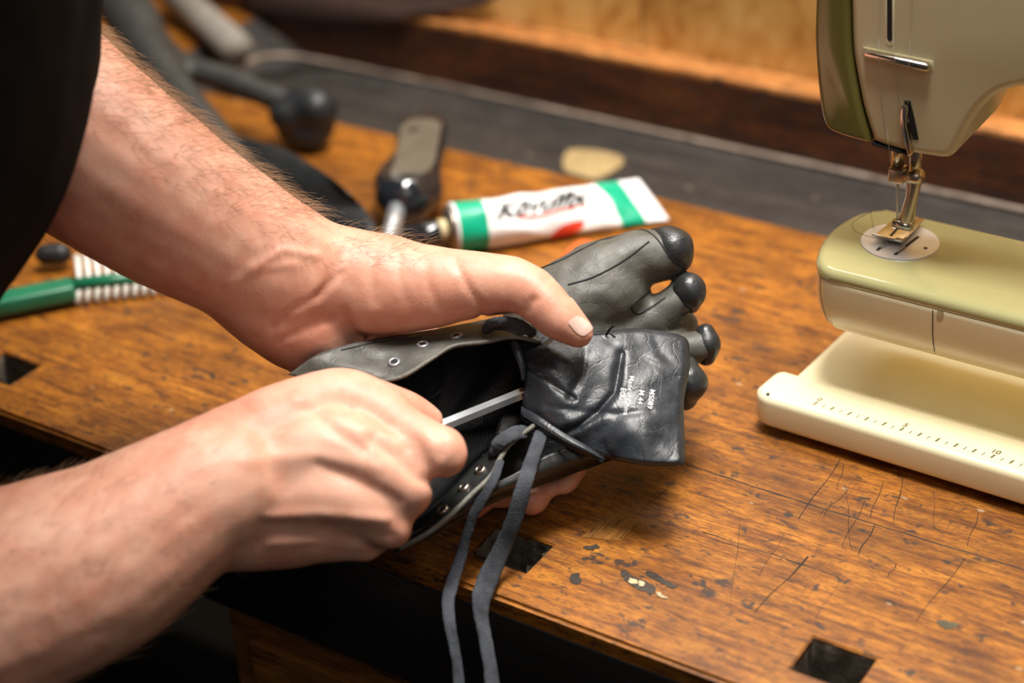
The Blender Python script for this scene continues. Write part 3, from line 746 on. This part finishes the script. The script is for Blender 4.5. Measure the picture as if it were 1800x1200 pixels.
# lower flap, seen nearly edge on
lo_in = [(900, 752, .948), (872, 780, .938), (846, 803, .933), (820, 830, .927), (792, 862, .921), (760, 894, .915), (718, 930, .909), (676, 955, .905)]
lo_out = [(938, 748, .938), (899, 778, .927), (880, 804, .919), (863, 836, .912), (830, 868, .905), (792, 905, .899), (750, 938, .895), (704, 962, .893)]
lo_mid = [tuple((a + b) / 2 for a, b in zip(p, q)) for p, q in zip(lo_in, lo_out)]
g = patch([[P(*q) for q in r] for r in (lo_in, lo_mid, lo_out)], 80, 10)
for row in g:
    for i, q in enumerate(row): row[i] = q - FWD * (noise.noise(q * 120) * .0008)
flap2 = grid_mesh('eyelet_flap', g, M_SIDE, shoe, .0016)
t2 = bvh(flap2)
tube('cut_edge', [q - FWD * .0004 for q in g[-1]], .0013, M_EDGEL, flap2, 8)
for x, y in ((868, 792), (844, 826), (815, 857), (778, 896)): eyelet(t2, x, y, flap2, .0030, M_NICKEL)
# tongue folded out over the forefoot
TR = [[(904, 586, .958), (962, 574, .957), (1040, 582, .953), (1125, 577, .957), (1210, 590, .960)],
      [(916, 635, .948), (970, 628, .939), (1040, 636, .941), (1125, 635, .946), (1213, 640, .952)],
      [(921, 680, .947), (975, 685, .934), (1045, 690, .937), (1125, 690, .936), (1203, 702, .942)],
      [(917, 712, .947), (975, 738, .932), (1045, 748, .931), (1122, 757, .926), (1203, 764, .931)],
      [(916, 726, .949), (985, 770, .935), (1058, 802, .931), (1125, 817, .922), (1206, 820, .920)]]
CR = [([(1092, 622), (1086, 660), (1080, 690), (1050, 725), (1018, 748), (990, 760)], 5.5, .0044), ([(922, 648), (960, 668), (1008, 700)], 4.5, .0026), ([(960, 713), (1025, 724), (1090, 728), (1145, 722)], 6, .0014),
      ([(1062, 596), (1100, 615), (1150, 640), (1190, 660)], 6, .0011), ([(1030, 615), (1024, 660), (1000, 700)], 6, .0016), ([(915, 612), (950, 605), (965, 592)], 5, .0028), ([(925, 630), (945, 622), (960, 618)], 4, .0018), ([(1050, 760), (1090, 730), (1140, 705)], 9, .0008), ([(1062, 780), (1066, 795), (1075, 800)], 5, .0014), ([(1150, 595), (1160, 620), (1185, 640)], 7, .001)]
def segdist(x, y, poly):
    b = 1e9; sg = 0
    for (x0, y0), (x1, y1) in zip(poly, poly[1:]):
        dx, dy = x1 - x0, y1 - y0; t = max(0, min(1, ((x - x0) * dx + (y - y0) * dy) / (dx * dx + dy * dy)))
        d = sqrt((x - x0 - t * dx) ** 2 + (y - y0 - t * dy) ** 2)
        if d < b: b = d; sg = (x - x0) * dy - (y - y0) * dx
    return b, (1 if sg > 0 else -1)
g = patch([[P(*q) for q in r] for r in TR], 110, 90)
for j, row in enumerate(g):
    for i, q in enumerate(row):
        x, y, d = pix(q); e = 0
        # rounded corners
        u, v = i / 110, j / 90
        cx, cy = max(0, (u - .93) / .07), max(0, (abs(v - .5) - .43) / .07)
        for pl_, wd, am in CR:
            dd, sg = segdist(x, y, pl_)
            e += .62 * am * (.55 + .9 * abs(noise.noise(q * 70))) * (exp(-(dd / wd) ** 2) - .3 * exp(-((dd - wd * 2.6) / (wd * 2.0)) ** 2))
        e += noise.noise(q * 50) * .0011 + noise.noise(q * 130) * .0005
        edge = min(u, 1 - u, v, 1 - v); e += .0035 * exp(-(edge / .018) ** 2)
        w0 = P0(x, y, d + e)
        if cx > 0 and cy > 0:
            k = max(1e-6, sqrt(cx * cx + cy * cy)); mx = max(cx, cy)
            f = 1 - mx / k; w0 = w0 + (g[45][55] - w0) * (f * .10)
        row[i] = w0
tongue = grid_mesh('tongue', g, M_TONGUE, shoe, .0022)
tt_ = bvh(tongue)
# printed lettering on the tongue
xd = lambda s: (-.16 * s, .985 * s); yd = lambda s: (.985 * s, .16 * s)
for s, ox, oy, sz, bd in (('M5089', 1143, 684, 12.5, .12), ('M 44', 1124.5, 685, 12.5, .12), ('Made in China', 1107, 660, 12.2, .1), ('ECL', 1092, 681, 12.5, .08)):
    me = text_on('lettering', tt_, s, (ox, oy), (xd(1.0)[0], xd(1.0)[1]), (yd(1.0)[0], yd(1.0)[1]), M_PRINT, tongue, sz, 0, bd, .00035, 2)
tube('rolled_edge', [P(906, 588, .952), P(904, 604, .949), P(911, 622, .946), P(918, 645, .945), P(920, 664, .946)], [.0016, .0022, .0022, .0019, .0012], M_TONGUE, tongue, 12)
# reinforcing band along the tongue's lower left edge
bt = [(916, 713, .9455), (948, 731, .937), (995, 762, .930), (1032, 783, .928), (1064, 806, .929)]
bl = [(914, 738, .946), (946, 758, .937), (992, 784, .931), (1028, 799, .930), (1060, 809, .931)]
bm_ = [((a[0] + b[0]) / 2, (a[1] + b[1]) / 2, min(a[2], b[2]) - .0022) for a, b in zip(bt, bl)]
band = grid_mesh('tongue_band', patch([[P(*q) for q in r] for r in (bt, bm_, bl)], 50, 10), M_TONGUE, shoe, .0022)
tbd = bvh(band); parts = []
sp = spline([Vector((a[0], a[1], 0)) * .45 + Vector((b[0], b[1], 0)) * .55 for a, b in zip(bt, bl)], 62)
for k in range(3, 58, 2):
    a, _ = hit(tbd, sp[k].x, sp[k].y, .0001); b, _ = hit(tbd, sp[k + 1].x, sp[k + 1].y + 1.2, .0001)
    if a and b: parts.append(tube_data([a, b], .00035, 6))
merge('stitching', parts, M_STITCH, band)
line_on('thread_end', tt_, [(1046, 588), (1060, 586), (1072, 586), (1080, 592)], .0007, M_STITCH, tongue)
tube('thread_end', [P(1066, 588, .951), P(1072, 578, .948), P(1079, 572, .945)], .0006, M_STITCH, tongue, 6)
# laces
def lace(pts, wd, fl=.35, n=60):
    q = spline([P0(x, y, d * (NEAR + (1 - NEAR) * min(1, max(0, (y - 820) / 180)))) for x, y, d in pts], n); wds = spline([Vector((x, 0, 0)) for x in wd], n)
    vs, fs = tube_data(q, [v.x for v in wds], 14, 'round', fl, FWD)
    vs = [v + Vector((noise.noise(v * 900), noise.noise(v * 900 + Vector((9, 0, 0))), noise.noise(v * 900 + Vector((0, 9, 0))))) * .0005 for v in vs]
    return vs, fs
a = lace([(950, 764, .935), (938, 800, .924), (922, 850, .906), (903, 915, .900), (882, 965, .899), (862, 1008, .893), (846, 1050, .883), (846, 1085, .874), (855, 1130, .868), (868, 1220, .862), (880, 1330, .86)],
         [.0034, .0036, .0040, .0042, .0044, .0052, .0050, .0040, .0036, .0042, .0042])
b = lace([(880, 812, .914), (868, 842, .903), (847, 878, .897), (832, 905, .896), (822, 935, .896), (808, 985, .894), (796, 1020, .890), (787, 1060, .880), (793, 1110, .872), (803, 1160, .866), (808, 1230, .862), (812, 1330, .86)],
         [.0018, .0023, .0025, .0025, .0025, .0029, .0032, .0032, .0027, .0025, .0029, .0029])
merge('lace', [a], M_LACE, shoe); merge('lace', [b], M_LACE, shoe)
c1 = lace([(866, 800, .925), (876, 780, .922), (892, 766, .925), (912, 757, .932), (928, 756, .938)], [.0026, .0034, .0031, .0030, .0024], .55)
c2 = lace([(868, 796, .922), (882, 778, .918), (904, 766, .926), (922, 764, .934)], [.0024, .0025, .0025, .002], .55)
merge('lace', [c1, c2], M_LACE, shoe)
c3 = lace([(853, 581, .942), (862, 569, .934), (882, 565, .932), (908, 569, .942), (935, 584, .948)], [.0022, .0027, .0029, .003, .0028], .55)
c4 = lace([(856, 576, .944), (868, 573, .940), (888, 573, .941), (915, 582, .946)], [.0018, .0022, .0024, .0024], .55)
merge('lace', [c3, c4], M_LACE, shoe)

# ------------------------------------------------------------------ hex bar tool in the right hand
ta0, ta1 = P(690, 783, .898), P(916, 692, .957)
t = (ta1 - ta0).normalized()
vs, fs = tube_data([ta0, ta1], [.0033, .0033], 6, 'flat', 1.0, (UP + RT * .3).normalized())
tool = thing('hex_rod_tool', 'bright hexagonal steel rod held in the right fist, tip pushed under the shoe tongue', 'tool')
mesh('shaft', vs, fs, M_STEEL, tool, False)
tube('rusty_tip', [ta1 - t * .002, ta1 + t * .003], .0034, plain('rust', (.16, .06, .025), .8, .3, .4), tool, 6, 'flat')

# ------------------------------------------------------------------ the person
man = thing('person', 'person in black shirt, one bare forearm holding a shoe, the other a steel rod', 'person')
LA = [C((-60, 100, .95, 180), (40, 180, .935, 182), (132, 245, .925, 171), (300, 362, .93, 148), (440, 446, .942, 128), (500, 480, .946, 122)),
      C((440, 430, .945, 112), (545, 480, .95, 100), (620, 492, .952, 92), (690, 500, .952, 88), (770, 505, .948, 66)),
      C((430, 470, .942, 106), (500, 545, .948, 92), (550, 585, .955, 80), (600, 620, .972, 62)),
      C((560, 500, .960, 92), (640, 560, .985, 70), (720, 600, 1.01, 52)),
      C((640, 500, .952, 92), (740, 505, .948, 78), (820, 500, .942, 62), (880, 500, .938, 54), (925, 508, .934, 46), (955, 532, .931, 44), (984, 559, .929, 41), (1015, 584, .928, 30)),
      C((560, 610, .985, 70), (650, 650, 1.015, 50), (740, 700, 1.03, 44), (810, 730, 1.03, 42)),
      C((640, 590, .99, 70), (760, 630, 1.035, 52), (870, 690, 1.04, 42)),
      # fingers round the back of the shoe
      C((860, 660, 1.04, 36), (962, 735, 1.022, 28), (1010, 800, .992, 25), (998, 838, .976, 23), (991, 850, .970, 22)),
      C((850, 690, 1.035, 36), (925, 765, 1.012, 32), (950, 840, .98, 31), (938, 872, .966, 31), (933, 880, .960, 29)),
      C((820, 715, 1.03, 36), (872, 795, 1.0, 29), (898, 850, .975, 25), (884, 872, .963, 23)),
      C((770, 715, 1.03, 34), (810, 802, 1.0, 26), (842, 870, .965, 25), (835, 888, .955, 24), (830, 893, .952, 23))]
RA = [C((-330, 1200, .85, 205), (-150, 1120, .85, 200), (0, 1052, .855, 192), (165, 985, .862, 172), (280, 915, .868, 148), (350, 872, .872, 132), (400, 850, .875, 122)),
      C((340, 860, .876, 118), (430, 800, .884, 98), (520, 745, .893, 82), (600, 708, .900, 62), (650, 722, .898, 58), (715, 764, .888, 48), (772, 793, .880, 45), (780, 799, .881, 43)),
      C((778, 790, .882, 43), (770, 800, .90, 38), (735, 795, .915, 33)),
      C((360, 880, .874, 110), (470, 825, .880, 92), (590, 795, .881, 76), (650, 812, .879, 66), (708, 852, .877, 52), (716, 866, .878, 47)),
      C((712, 868, .880, 46), (690, 890, .898, 40), (660, 870, .915, 36)),
      C((360, 900, .876, 100), (470, 880, .880, 88), (570, 868, .878, 76), (640, 890, .877, 58), (685, 925, .878, 42)),
      C((680, 925, .882, 40), (650, 930, .90, 38), (620, 900, .915, 36)),
      C((370, 915, .878, 92), (460, 925, .883, 78), (550, 930, .884, 66), (610, 945, .886, 46), (640, 955, .888, 34)),
      C((635, 955, .892, 33), (605, 950, .905, 34), (580, 920, .915, 34)),
      C((420, 900, .89, 80), (540, 860, .90, 80), (640, 830, .90, 60)),
      # thumb beyond the rod
      C((470, 780, .900, 72), (580, 698, .906, 52), (650, 704, .908, 42), (702, 718, .912, 38), (735, 730, .914, 33), (755, 738, .915, 27))]
def vw(x): return Vector(x)
hipc = Vector((-.765, .235, -.06))
SHL = Vector((-.80, .56, .36)); SHR = Vector((-.62, .33, .38))
TORSO = [wchain([hipc, (-.73, .33, .14), (-.705, .44, .34)], [.11, .10, .09]), wchain([SHL, (-.705, .44, .37), SHR], [.055, .07, .055]),
         wchain([SHL, (-.79, .55, .27), P(-60, 100, .95)], [.055, .052, .052]), wchain([SHR, (-.66, .31, .2), P(-330, 1200, .85)], [.055, .055, .056]),
         wchain([(-.705, .44, .34), (-.68, .48, .46)], [.055, .052])]
HC = Vector((-.525, .530, .572)); HF = Vector((.55, .45, -.70)).normalized(); HU = Vector((.45, .55, .70)); HU = (HU - HF * HU.dot(HF)).normalized(); HS = HF.cross(HU).normalized()
def hd(f, u, s_): return HC + HF * f + HU * u + HS * s_
TORSO += [wchain([(-.70, .45, .36), (-.665, .49, .46), hd(-.03, -.06, 0)], [.06, .054, .055]),
          wchain([hd(-.035, .035, 0), hd(.01, .03, 0)], [.082, .080]), wchain([hd(.02, -.03, 0), hd(.05, -.085, 0)], [.066, .036]),
          wchain([hd(.082, .015, 0), hd(.10, -.018, 0)], [.010, .014]), wchain([hd(.078, .035, -.035), hd(.085, .036, 0), hd(.078, .035, .035)], [.010, .009, .010]),
          wchain([hd(.080, -.056, -.018), hd(.085, -.056, 0), hd(.080, -.056, .018)], [.007, .009, .007])]
for sd in (-1, 1): TORSO.append(wchain([hd(-.02, .03, .080 * sd), hd(-.03, .01, .089 * sd), hd(-.018, -.025, .080 * sd)], [.012, .011, .010]))
for sx, sy in ((-.85, .31), (-.70, .15)):
    TORSO.append(wchain([(sx, sy, -.08), (sx, sy, -.45), (sx - .005, sy - .02, -.82)], [.075, .055, .042]))
    TORSO.append(wchain([(sx, sy - .01, -.86), (sx + .12, sy + .10, -.868)], [.034, .030]))
def flesh(co, n):
    x, y, d = pix(co)
    if x < -100: return co
    e = noise.noise(co * 30) * .0007 + noise.noise(co * 90) * .0004
    # folds: wrist creases, thenar creases, knuckle lines, tendons and veins
    for pl_, wd, am in FOLDS:
        if pl_[0][0] - 150 < x < pl_[-1][0] + 150 or pl_[-1][0] - 150 < x < pl_[0][0] + 150:
            dd, sg = segdist(x, y, pl_)
            if dd < wd * 3: e += am * exp(-(dd / wd) ** 2)
    return co + n * e
FOLDS = [([(478, 575), (510, 545), (560, 520), (600, 480)], 6, -.0013), ([(490, 600), (530, 580), (590, 560)], 6, -.001), ([(602, 548), (618, 580), (640, 595)], 7, -.0016), ([(800, 458), (820, 500), (850, 545), (846, 560)], 6, -.0013),
         ([(925, 548), (930, 535), (938, 525)], 6, -.0020), ([(960, 490), (980, 505), (1000, 520)], 5, -.0009), ([(660, 430), (650, 480), (660, 530)], 8, -.0007), ([(700, 430), (700, 480), (715, 530)], 8, -.0007), ([(745, 440), (750, 490), (770, 540)], 8, -.0007),
         ([(440, 470), (500, 440), (560, 450)], 7, .0012), ([(400, 500), (460, 470), (520, 465)], 8, .0008), ([(620, 420), (590, 470), (560, 520)], 9, -.0008),
         ([(655, 770), (700, 805), (735, 840), (765, 850)], 10, -.0022), ([(560, 815), (640, 850), (700, 880)], 10, -.0012), ([(470, 925), (560, 925), (640, 935), (690, 945)], 12, -.0013), ([(470, 955), (560, 948), (640, 962)], 8, .0010), ([(470, 908), (560, 902), (680, 912)], 9, .0014),
         ([(520, 700), (600, 740), (700, 780)], 13, .0012), ([(430, 810), (540, 800), (660, 820)], 13, .0009), ([(770, 765), (778, 780), (775, 800)], 6, -.001), ([(730, 770), (745, 800), (755, 830)], 7, -.0009), ([(540, 715), (590, 760), (640, 790)], 10, -.0010)]
body = blend('body', LA + RA + TORSO, .0022, 9, M_SKIN, man, flesh)
tbo = bvh(body)
# thumb nail of the left hand
blob_on('thumbnail', tbo, [(999, 566), (1007, 559), (1016, 556), (1026, 561), (1036, 569), (1041, 577), (1034, 585), (1024, 590), (1013, 584), (1004, 574)], M_NAIL, man, .0004, 5)
# shirt and trousers
SH = [wchain([(-.765, .255, -.08), (-.740, .322, .10), (-.712, .384, .21), (-.690, .463, .30), (-.70, .47, .38)], [.155, .148, .142, .135, .11]),
      wchain([(-.85, .40, .0), (-.815, .45, .16), (-.79, .52, .30), (-.79, .55, .36)], [.12, .115, .11, .085]),
      wchain([(-.735, .19, -.02), (-.685, .25, .14), (-.64, .315, .30), (-.64, .34, .37)], [.12, .115, .105, .085]),
      wchain([SHL, (-.80, .55, .29)], [.085, .08]), wchain([SHR, (-.675, .29, .22), (-.70, .24, .12)], [.085, .08, .075])]
def cloth(co, n): return co + n * (noise.noise(co * 14) * .006 + noise.noise(co * 40) * .002)
blend('black_shirt', SH, .008, 6, M_SHIRT, man, cloth)
blend('hair', [wchain([hd(-.045, .045, 0), hd(.0, .052, 0)], [.084, .078]), wchain([hd(-.06, .0, 0), hd(-.06, -.04, 0)], [.070, .055])], .005, 4, M_HAIR, man, cloth)
for sd in (-1, 1):
    bm = bmesh.new(); bmesh.ops.create_uvsphere(bm, u_segments=16, v_segments=12, radius=.011, matrix=Matrix.Translation(hd(.073, .016, .030 * sd))); frombm('eye', bm, M_WHITE, man)
TR_ = []
for sx, sy in ((-.85, .31), (-.70, .15)): TR_.append(wchain([(sx + .03, sy, -.08), (sx, sy, -.45), (sx - .005, sy - .02, -.82)], [.12, .09, .07]))
TR_.append(wchain([(-.82, .27, -.12), (-.72, .19, -.12)], [.13, .13]))
blend('trousers', TR_, .012, 4, M_TROUS, man, cloth)
# arm hair
def hair(name, count, test, length, lean):
    cu = bpy.data.curves.new(name, 'CURVE'); cu.dimensions = '3D'; cu.bevel_depth = .00009; cu.bevel_resolution = 0
    vsx = [v for v in body.data.vertices if v.co.z > -.05]
    random.shuffle(vsx); k = 0
    for v in vsx:
        x, y, d = pix(v.co)
        pr = test(x, y, d, v.normal)
        if pr <= 0 or random.random() > pr: continue
        k += 1
        if k > count: break
        L_ = length * random.uniform(.45, 1.15); ax = lean + Vector((random.uniform(-.5, .5), random.uniform(-.5, .5), random.uniform(-.5, .5)))
        ax = (ax - v.normal * ax.dot(v.normal)).normalized()
        curl = Vector((random.uniform(-1, 1), random.uniform(-1, 1), random.uniform(-1, 1))) * .35
        s = cu.splines.new('POLY'); s.points.add(5); p = v.co.copy(); dr = (ax * .8 + v.normal * random.uniform(.35, .9)).normalized()
        for i in range(6):
            s.points[i].co = (*p, 1); s.points[i].radius = 1 - .13 * i
            p = p + dr * (L_ / 5); dr = (dr + (ax + curl - v.normal * .25) * .22).normalized()
    o = bpy.data.objects.new(name, cu); COL.objects.link(o); cu.materials.append(M_HAIR); o.parent = man; o['kind'] = 'stuff'
    return o
dl = (P(560, 500, .95) - P(130, 245, .925)).normalized(); drr = (P(350, 872, .872) - P(0, 1052, .855)).normalized()
def tl_(x, y, d, n):
    if not (60 < x < 760 and 20 < y < 470 and d < 1.02): return 0
    t = ((x - 132) * .83 + (y - 245) * .56); c = (x - 132) * .56 - (y - 245) * .83     # along, across (towards the upper edge)
    if t > 620 or t < -150: return 0
    return max(0, min(1, (c + 10) / 140)) ** 1.5 * (.7 if t < 420 else .2) + .012
def tr_(x, y, d, n):
    if not (-60 < x < 460 and 740 < y < 1250 and d < .9): return 0
    return .12 if x < 330 else .03
hair('arm_hair', 2300, tl_, .0145, dl * .8 + UP * .25)
h2 = hair('arm_hair', 700, tr_, .010, drr)

# ------------------------------------------------------------------ glue tube
glue = thing('glue_tube', 'crumpled white and green glue tube with black cap lying on the bench', 'glue tube')
A = PZ(795, 401, .0165); E0 = PZ(1122, 313, .020); E1 = PZ(1176, 386, .0025); E = (E0 + E1) / 2
axis = (E - A).normalized(); ce = (E1 - E0) / 2
s0 = (ce - axis * ce.dot(axis)).normalized() * .0168; f0 = axis.cross(s0).normalized()
if f0.z < 0: f0 = -f0
def S(u, th, puff=0.0):
    k = u * u * (3 - 2 * u); c = A.lerp(E, u); a = s0.lerp(ce, k); b = f0 * (.0168 * (1 - u ** 1.25) + .0009)
    q = c + a * cos(th) + b * sin(th)
    amp = .0024 * min(1, u * 5) * min(1, (1 - u) * 5)
    q += f0 * (noise.noise(Vector((u * 7, cos(th) * 1.3, sin(th) * 1.3))) * amp * 1.3)
    q.z = max(q.z, .0012); return q
NU, NT_ = 70, 56
def gtube(name, u0, u1, mat, par):
    vs = []; fs = []; n = max(4, int((u1 - u0) * NU))
    for i in range(n + 1):
        for k in range(NT_): vs.append(S(u0 + (u1 - u0) * i / n, 2 * pi * k / NT_))
    for i in range(n):
        for k in range(NT_): fs.append((i * NT_ + k, i * NT_ + (k + 1) % NT_, (i + 1) * NT_ + (k + 1) % NT_, (i + 1) * NT_ + k))
    if u0 == 0: fs.append(tuple(range(NT_)))
    if u1 == 1: fs.append(tuple(range(n * NT_, n * NT_ + NT_)))
    o = mesh(name, vs, fs, mat, par); bm = bmesh.new(); bm.from_mesh(o.data); bmesh.ops.recalc_face_normals(bm, faces=bm.faces[:]); bm.to_mesh(o.data); bm.free(); return o
gtube('green_band', .012, .145, M_GREEN, glue)
gtube('white_rim', 0, .012, M_WHITE, glue)
wb = gtube('tube_body', .145, .77, M_WHITE, glue)
gtube('green_band', .77, .885, M_GREEN, glue)
gtube('crimped_end', .885, 1, M_WHITE, glue)
sh = [A - axis * q for q in (0, .003, .0045)]
tube('shoulder', sh, [.0162, .0150, .0085], plain('bare_tin', (.35, .30, .25), .35, .9), glue, 32, 'flat')
tube('neck', [A - axis * .004, A - axis * .0095], .0070, plain('ivory_plastic', (.62, .52, .3), .5), glue, 24, 'flat')
cap0 = A - axis * .009 - Vector((0, 0, .001)); cap1 = A - axis * .0335 - Vector((0, 0, .004))
tube('cap', [cap0, cap0.lerp(cap1, .06), cap1], [.0082, .0088, .0080], M_GLOSSB, glue, 28, 'flat')
tg = bvh(wb)
text_on('lettering', tg, 'Kövulfix', (871, 385), (1.06, -.185), (.20, 1.0 * -.84), M_INK, wb, 44, .12, 1.5, .0011, 4)
blob_on('red_underline', tg, [(905, 383), (935, 379), (970, 372), (1005, 365), (1032, 361), (1005, 369), (965, 377), (930, 384)], M_RED, wb, .0007, 3)
blob_on('red_mark', tg, [(968, 414), (985, 398), (1008, 389), (1026, 389), (1022, 400), (1005, 411), (985, 420), (970, 421)], M_RED, wb, .0007, 6)

# ------------------------------------------------------------------ hand tool with a dark handle
ht = thing('hand_tool', 'hand tool with bulging black handle and steel shank behind the glue tube', 'tool')
def zc(nodes, n=6):
    return wchain([PZ(x, y, z) for x, y, z, r in nodes], [r * depth(PZ(x, y, z)) / FPX for x, y, z, r in nodes], n)
hb = [zc([(735, 240, .017, 40), (728, 285, .018, 38), (716, 325, .020, 58), (712, 345, .020, 57)]), zc([(750, 232, .016, 38), (745, 285, .016, 34), (735, 335, .019, 46)]), zc([(695, 335, .021, 42), (740, 340, .019, 40)])]
def press(co, n):
    co.z = min(co.z, .031 + .008 * max(0, 1 - abs((pix(co)[1] - 320) / 45))); co.z = max(.0008, co.z); return co
blend('handle', hb, .0025, 6, M_GLOSSB, ht, press)
gp = [[(702, 222), (722, 209), (752, 207), (776, 216)], [(700, 250), (725, 248), (750, 248), (770, 250)], [(694, 280), (715, 280), (740, 280), (764, 282)], [(685, 306), (705, 304), (730, 304), (750, 306)]]
grid_mesh('grip_plate', patch([[PZ(x, y, .0345) for x, y in r] for r in gp], 24, 24), M_GRIP, ht, .002)
tube('shank', [PZ(699, 362, .021), PZ(692, 392, .016), PZ(680, 432, .011), PZ(668, 470, .006)], [.0062, .0060, .0058, .0040], M_STEEL, ht, 20, 'flat')
c = PZ(727, 222, .0372); bm = bmesh.new(); bmesh.ops.create_cone(bm, cap_ends=True, segments=18, radius1=.0022, radius2=.0022, depth=.0012, matrix=Matrix.Translation((c.x, c.y, .0352))); frombm('rivet', bm, M_IRON, ht)

# ------------------------------------------------------------------ cobbler's iron last
la = thing('shoe_last', 'black cast iron shoemaker last with three feet lying behind the left forearm', 'shoe last')
LZ = lambda *nd: zc(nd)
blend('arms', [LZ((225, 20, .07, 48), (262, 90, .06, 40), (320, 165, .05, 30), (372, 225, .040, 28), (420, 290, .03, 28)),
               LZ((250, 60, .065, 40), (310, 110, .05, 26), (400, 140, .045, 24), (490, 175, .038, 24), (525, 190, .034, 30)),
               LZ((150, -40, .07, 42), (225, 20, .07, 46), (250, 60, .065, 42))], .004, 6, M_IRONG, la)
blend('small_foot', [LZ((505, 200, .030, 34), (535, 185, .034, 40), (556, 190, .034, 40)), LZ((522, 222, .017, 38), (548, 232, .015, 34), (560, 205, .026, 34))], .003, 8, M_IRON, la)
# large foot: a thick sole-shaped plate leaning on the bench
ol = [(372, 234), (400, 230), (445, 240), (500, 258), (560, 292), (610, 330), (648, 372), (664, 402), (650, 420), (600, 420), (540, 395), (470, 350), (410, 295), (378, 256)]
oz = [.043 if i < 6 else .033 if i < 9 else .0145 for i in range(len(ol))]
pts = spline([PZ(a, b, z) for (a, b), z in zip(ol, oz)], 70, True); nn = len(pts); cc = sum(pts, Vector()) / nn
vs = []; fs = []
for sc, dz in ((.90, .0005), (1.0, -.002), (1.0, -.009), (.94, -.0115)):
    vs += [cc + (q - cc) * sc + Vector((0, 0, dz)) for q in pts]
for k in range(3):
    for i in range(nn): fs.append((k * nn + i, k * nn + (i + 1) % nn, (k + 1) * nn + (i + 1) % nn, (k + 1) * nn + i))
fs += [tuple(range(nn))[::-1], tuple(range(3 * nn, 4 * nn))]
mesh('large_foot', vs, fs, M_IRON, la)

# ------------------------------------------------------------------ small things on the bench
o = tube('grey_wooden_bar', [PZ(418, 84, .021), PY(365, 40, 1.076), PY(300, -18, 1.108)], [.0130, .0138, .0145], M_BAR, None, 20, 'flat')
tag(o, 'weathered grey wooden bar lying past the end of the tool well', 'bar')
# double-sided brush
br = thing('brush', 'green plastic brush with white bristle tufts on both sides, lying under the left forearm', 'brush')
b0 = PZ(132, 500, .012); b1 = PZ(270, 484, .012); bd = (b1 - b0).normalized()
h0 = PZ(-60, 545, .0105); h1 = PZ(131, 507, .0105); hx = (h1 - h0).normalized(); hy = Vector((0, 0, 1)).cross(hx).normalized(); hz = hx.cross(hy)
HM = Matrix((hx, hy, hz)).transposed().to_4x4(); HM.translation = (h0 + h1) / 2
box('handle', (0, 0, 0), ((h1 - h0).length, .017, .0115), M_GREENH, br, .0028, HM, 4)
tube('spine', [b0 - bd * .004, b1], .0042, M_GREENH, br, 12, 'flat')
def tuft(p, q, r0, r1): return tube_data([p, p.lerp(q, .5), q], [r0, r0 * 1.05, r1], 10, 'flat')
pr0 = PZ(141, 504, .012); fo = PZ(137, 538, .002) - PZ(141, 504, .012); ba = PZ(136, 449, .014) - PZ(141, 496, .012)
lead = b0 + bd * .003
f_m = merge('bristle_tuft', [tuft(Vector(), fo, .0018, .0022)], M_BRIS, br); f_m.location = lead
u_m = merge('bristle_tuft', [tuft(Vector(), ba, .0018, .0024)], M_BRIS, br); u_m.location = lead
for k in range(1, 11):
    for src in (f_m, u_m):
        d_ = src.copy(); COL.objects.link(d_); d_.parent = br; d_.location = lead + bd * (.0060 * k)
o = blend('dark_knob', [zc([(80, 447, .012, 20), (108, 445, .012, 20)])], .002, 6, M_IRON); tag(o, 'small dark rounded lump on the bench behind the green brush', 'knob')
o = blend('orange_cap', [zc([(1004, 462, .010, 22), (1026, 440, .012, 20), (1034, 436, .012, 14)])], .0016, 5, M_ORANGE); tag(o, 'small orange plastic nozzle cap between the glue tube and the shoe', 'cap')
sc_ = [(990, 276), (1004, 262), (1040, 262), (1088, 272), (1096, 285), (1078, 298), (1050, 312), (1012, 306), (992, 296)]
o = prism('leather_scrap', [tuple(q[:2]) for q in spline([PZ(a, b, -.027) for a, b in sc_], 36, True)], -.0299, -.027, M_BEIGE, None, .0008, 2); tag(o, 'flat beige leather scrap lying in the grey tool well', 'leather scrap')
ss = [[PY(a, b, Y_) for a, b in r] for Y_, r in ((YW + .022, [(420, -75), (560, -50), (700, -30), (880, -8)]), (YW + .012, [(425, -45), (560, -20), (700, 4), (835, 14)]), (YW - .0035, [(430, -22), (560, 2), (650, 16), (722, 28)]), (YW - .006, [(440, 20), (560, 34), (640, 38), (712, 34)]))]
o = grid_mesh('leather_strap', patch(ss, 30, 12), M_BROWNL, None, -.003); tag(o, 'dark brown leather piece hanging over the back rail in front of the plywood', 'leather')
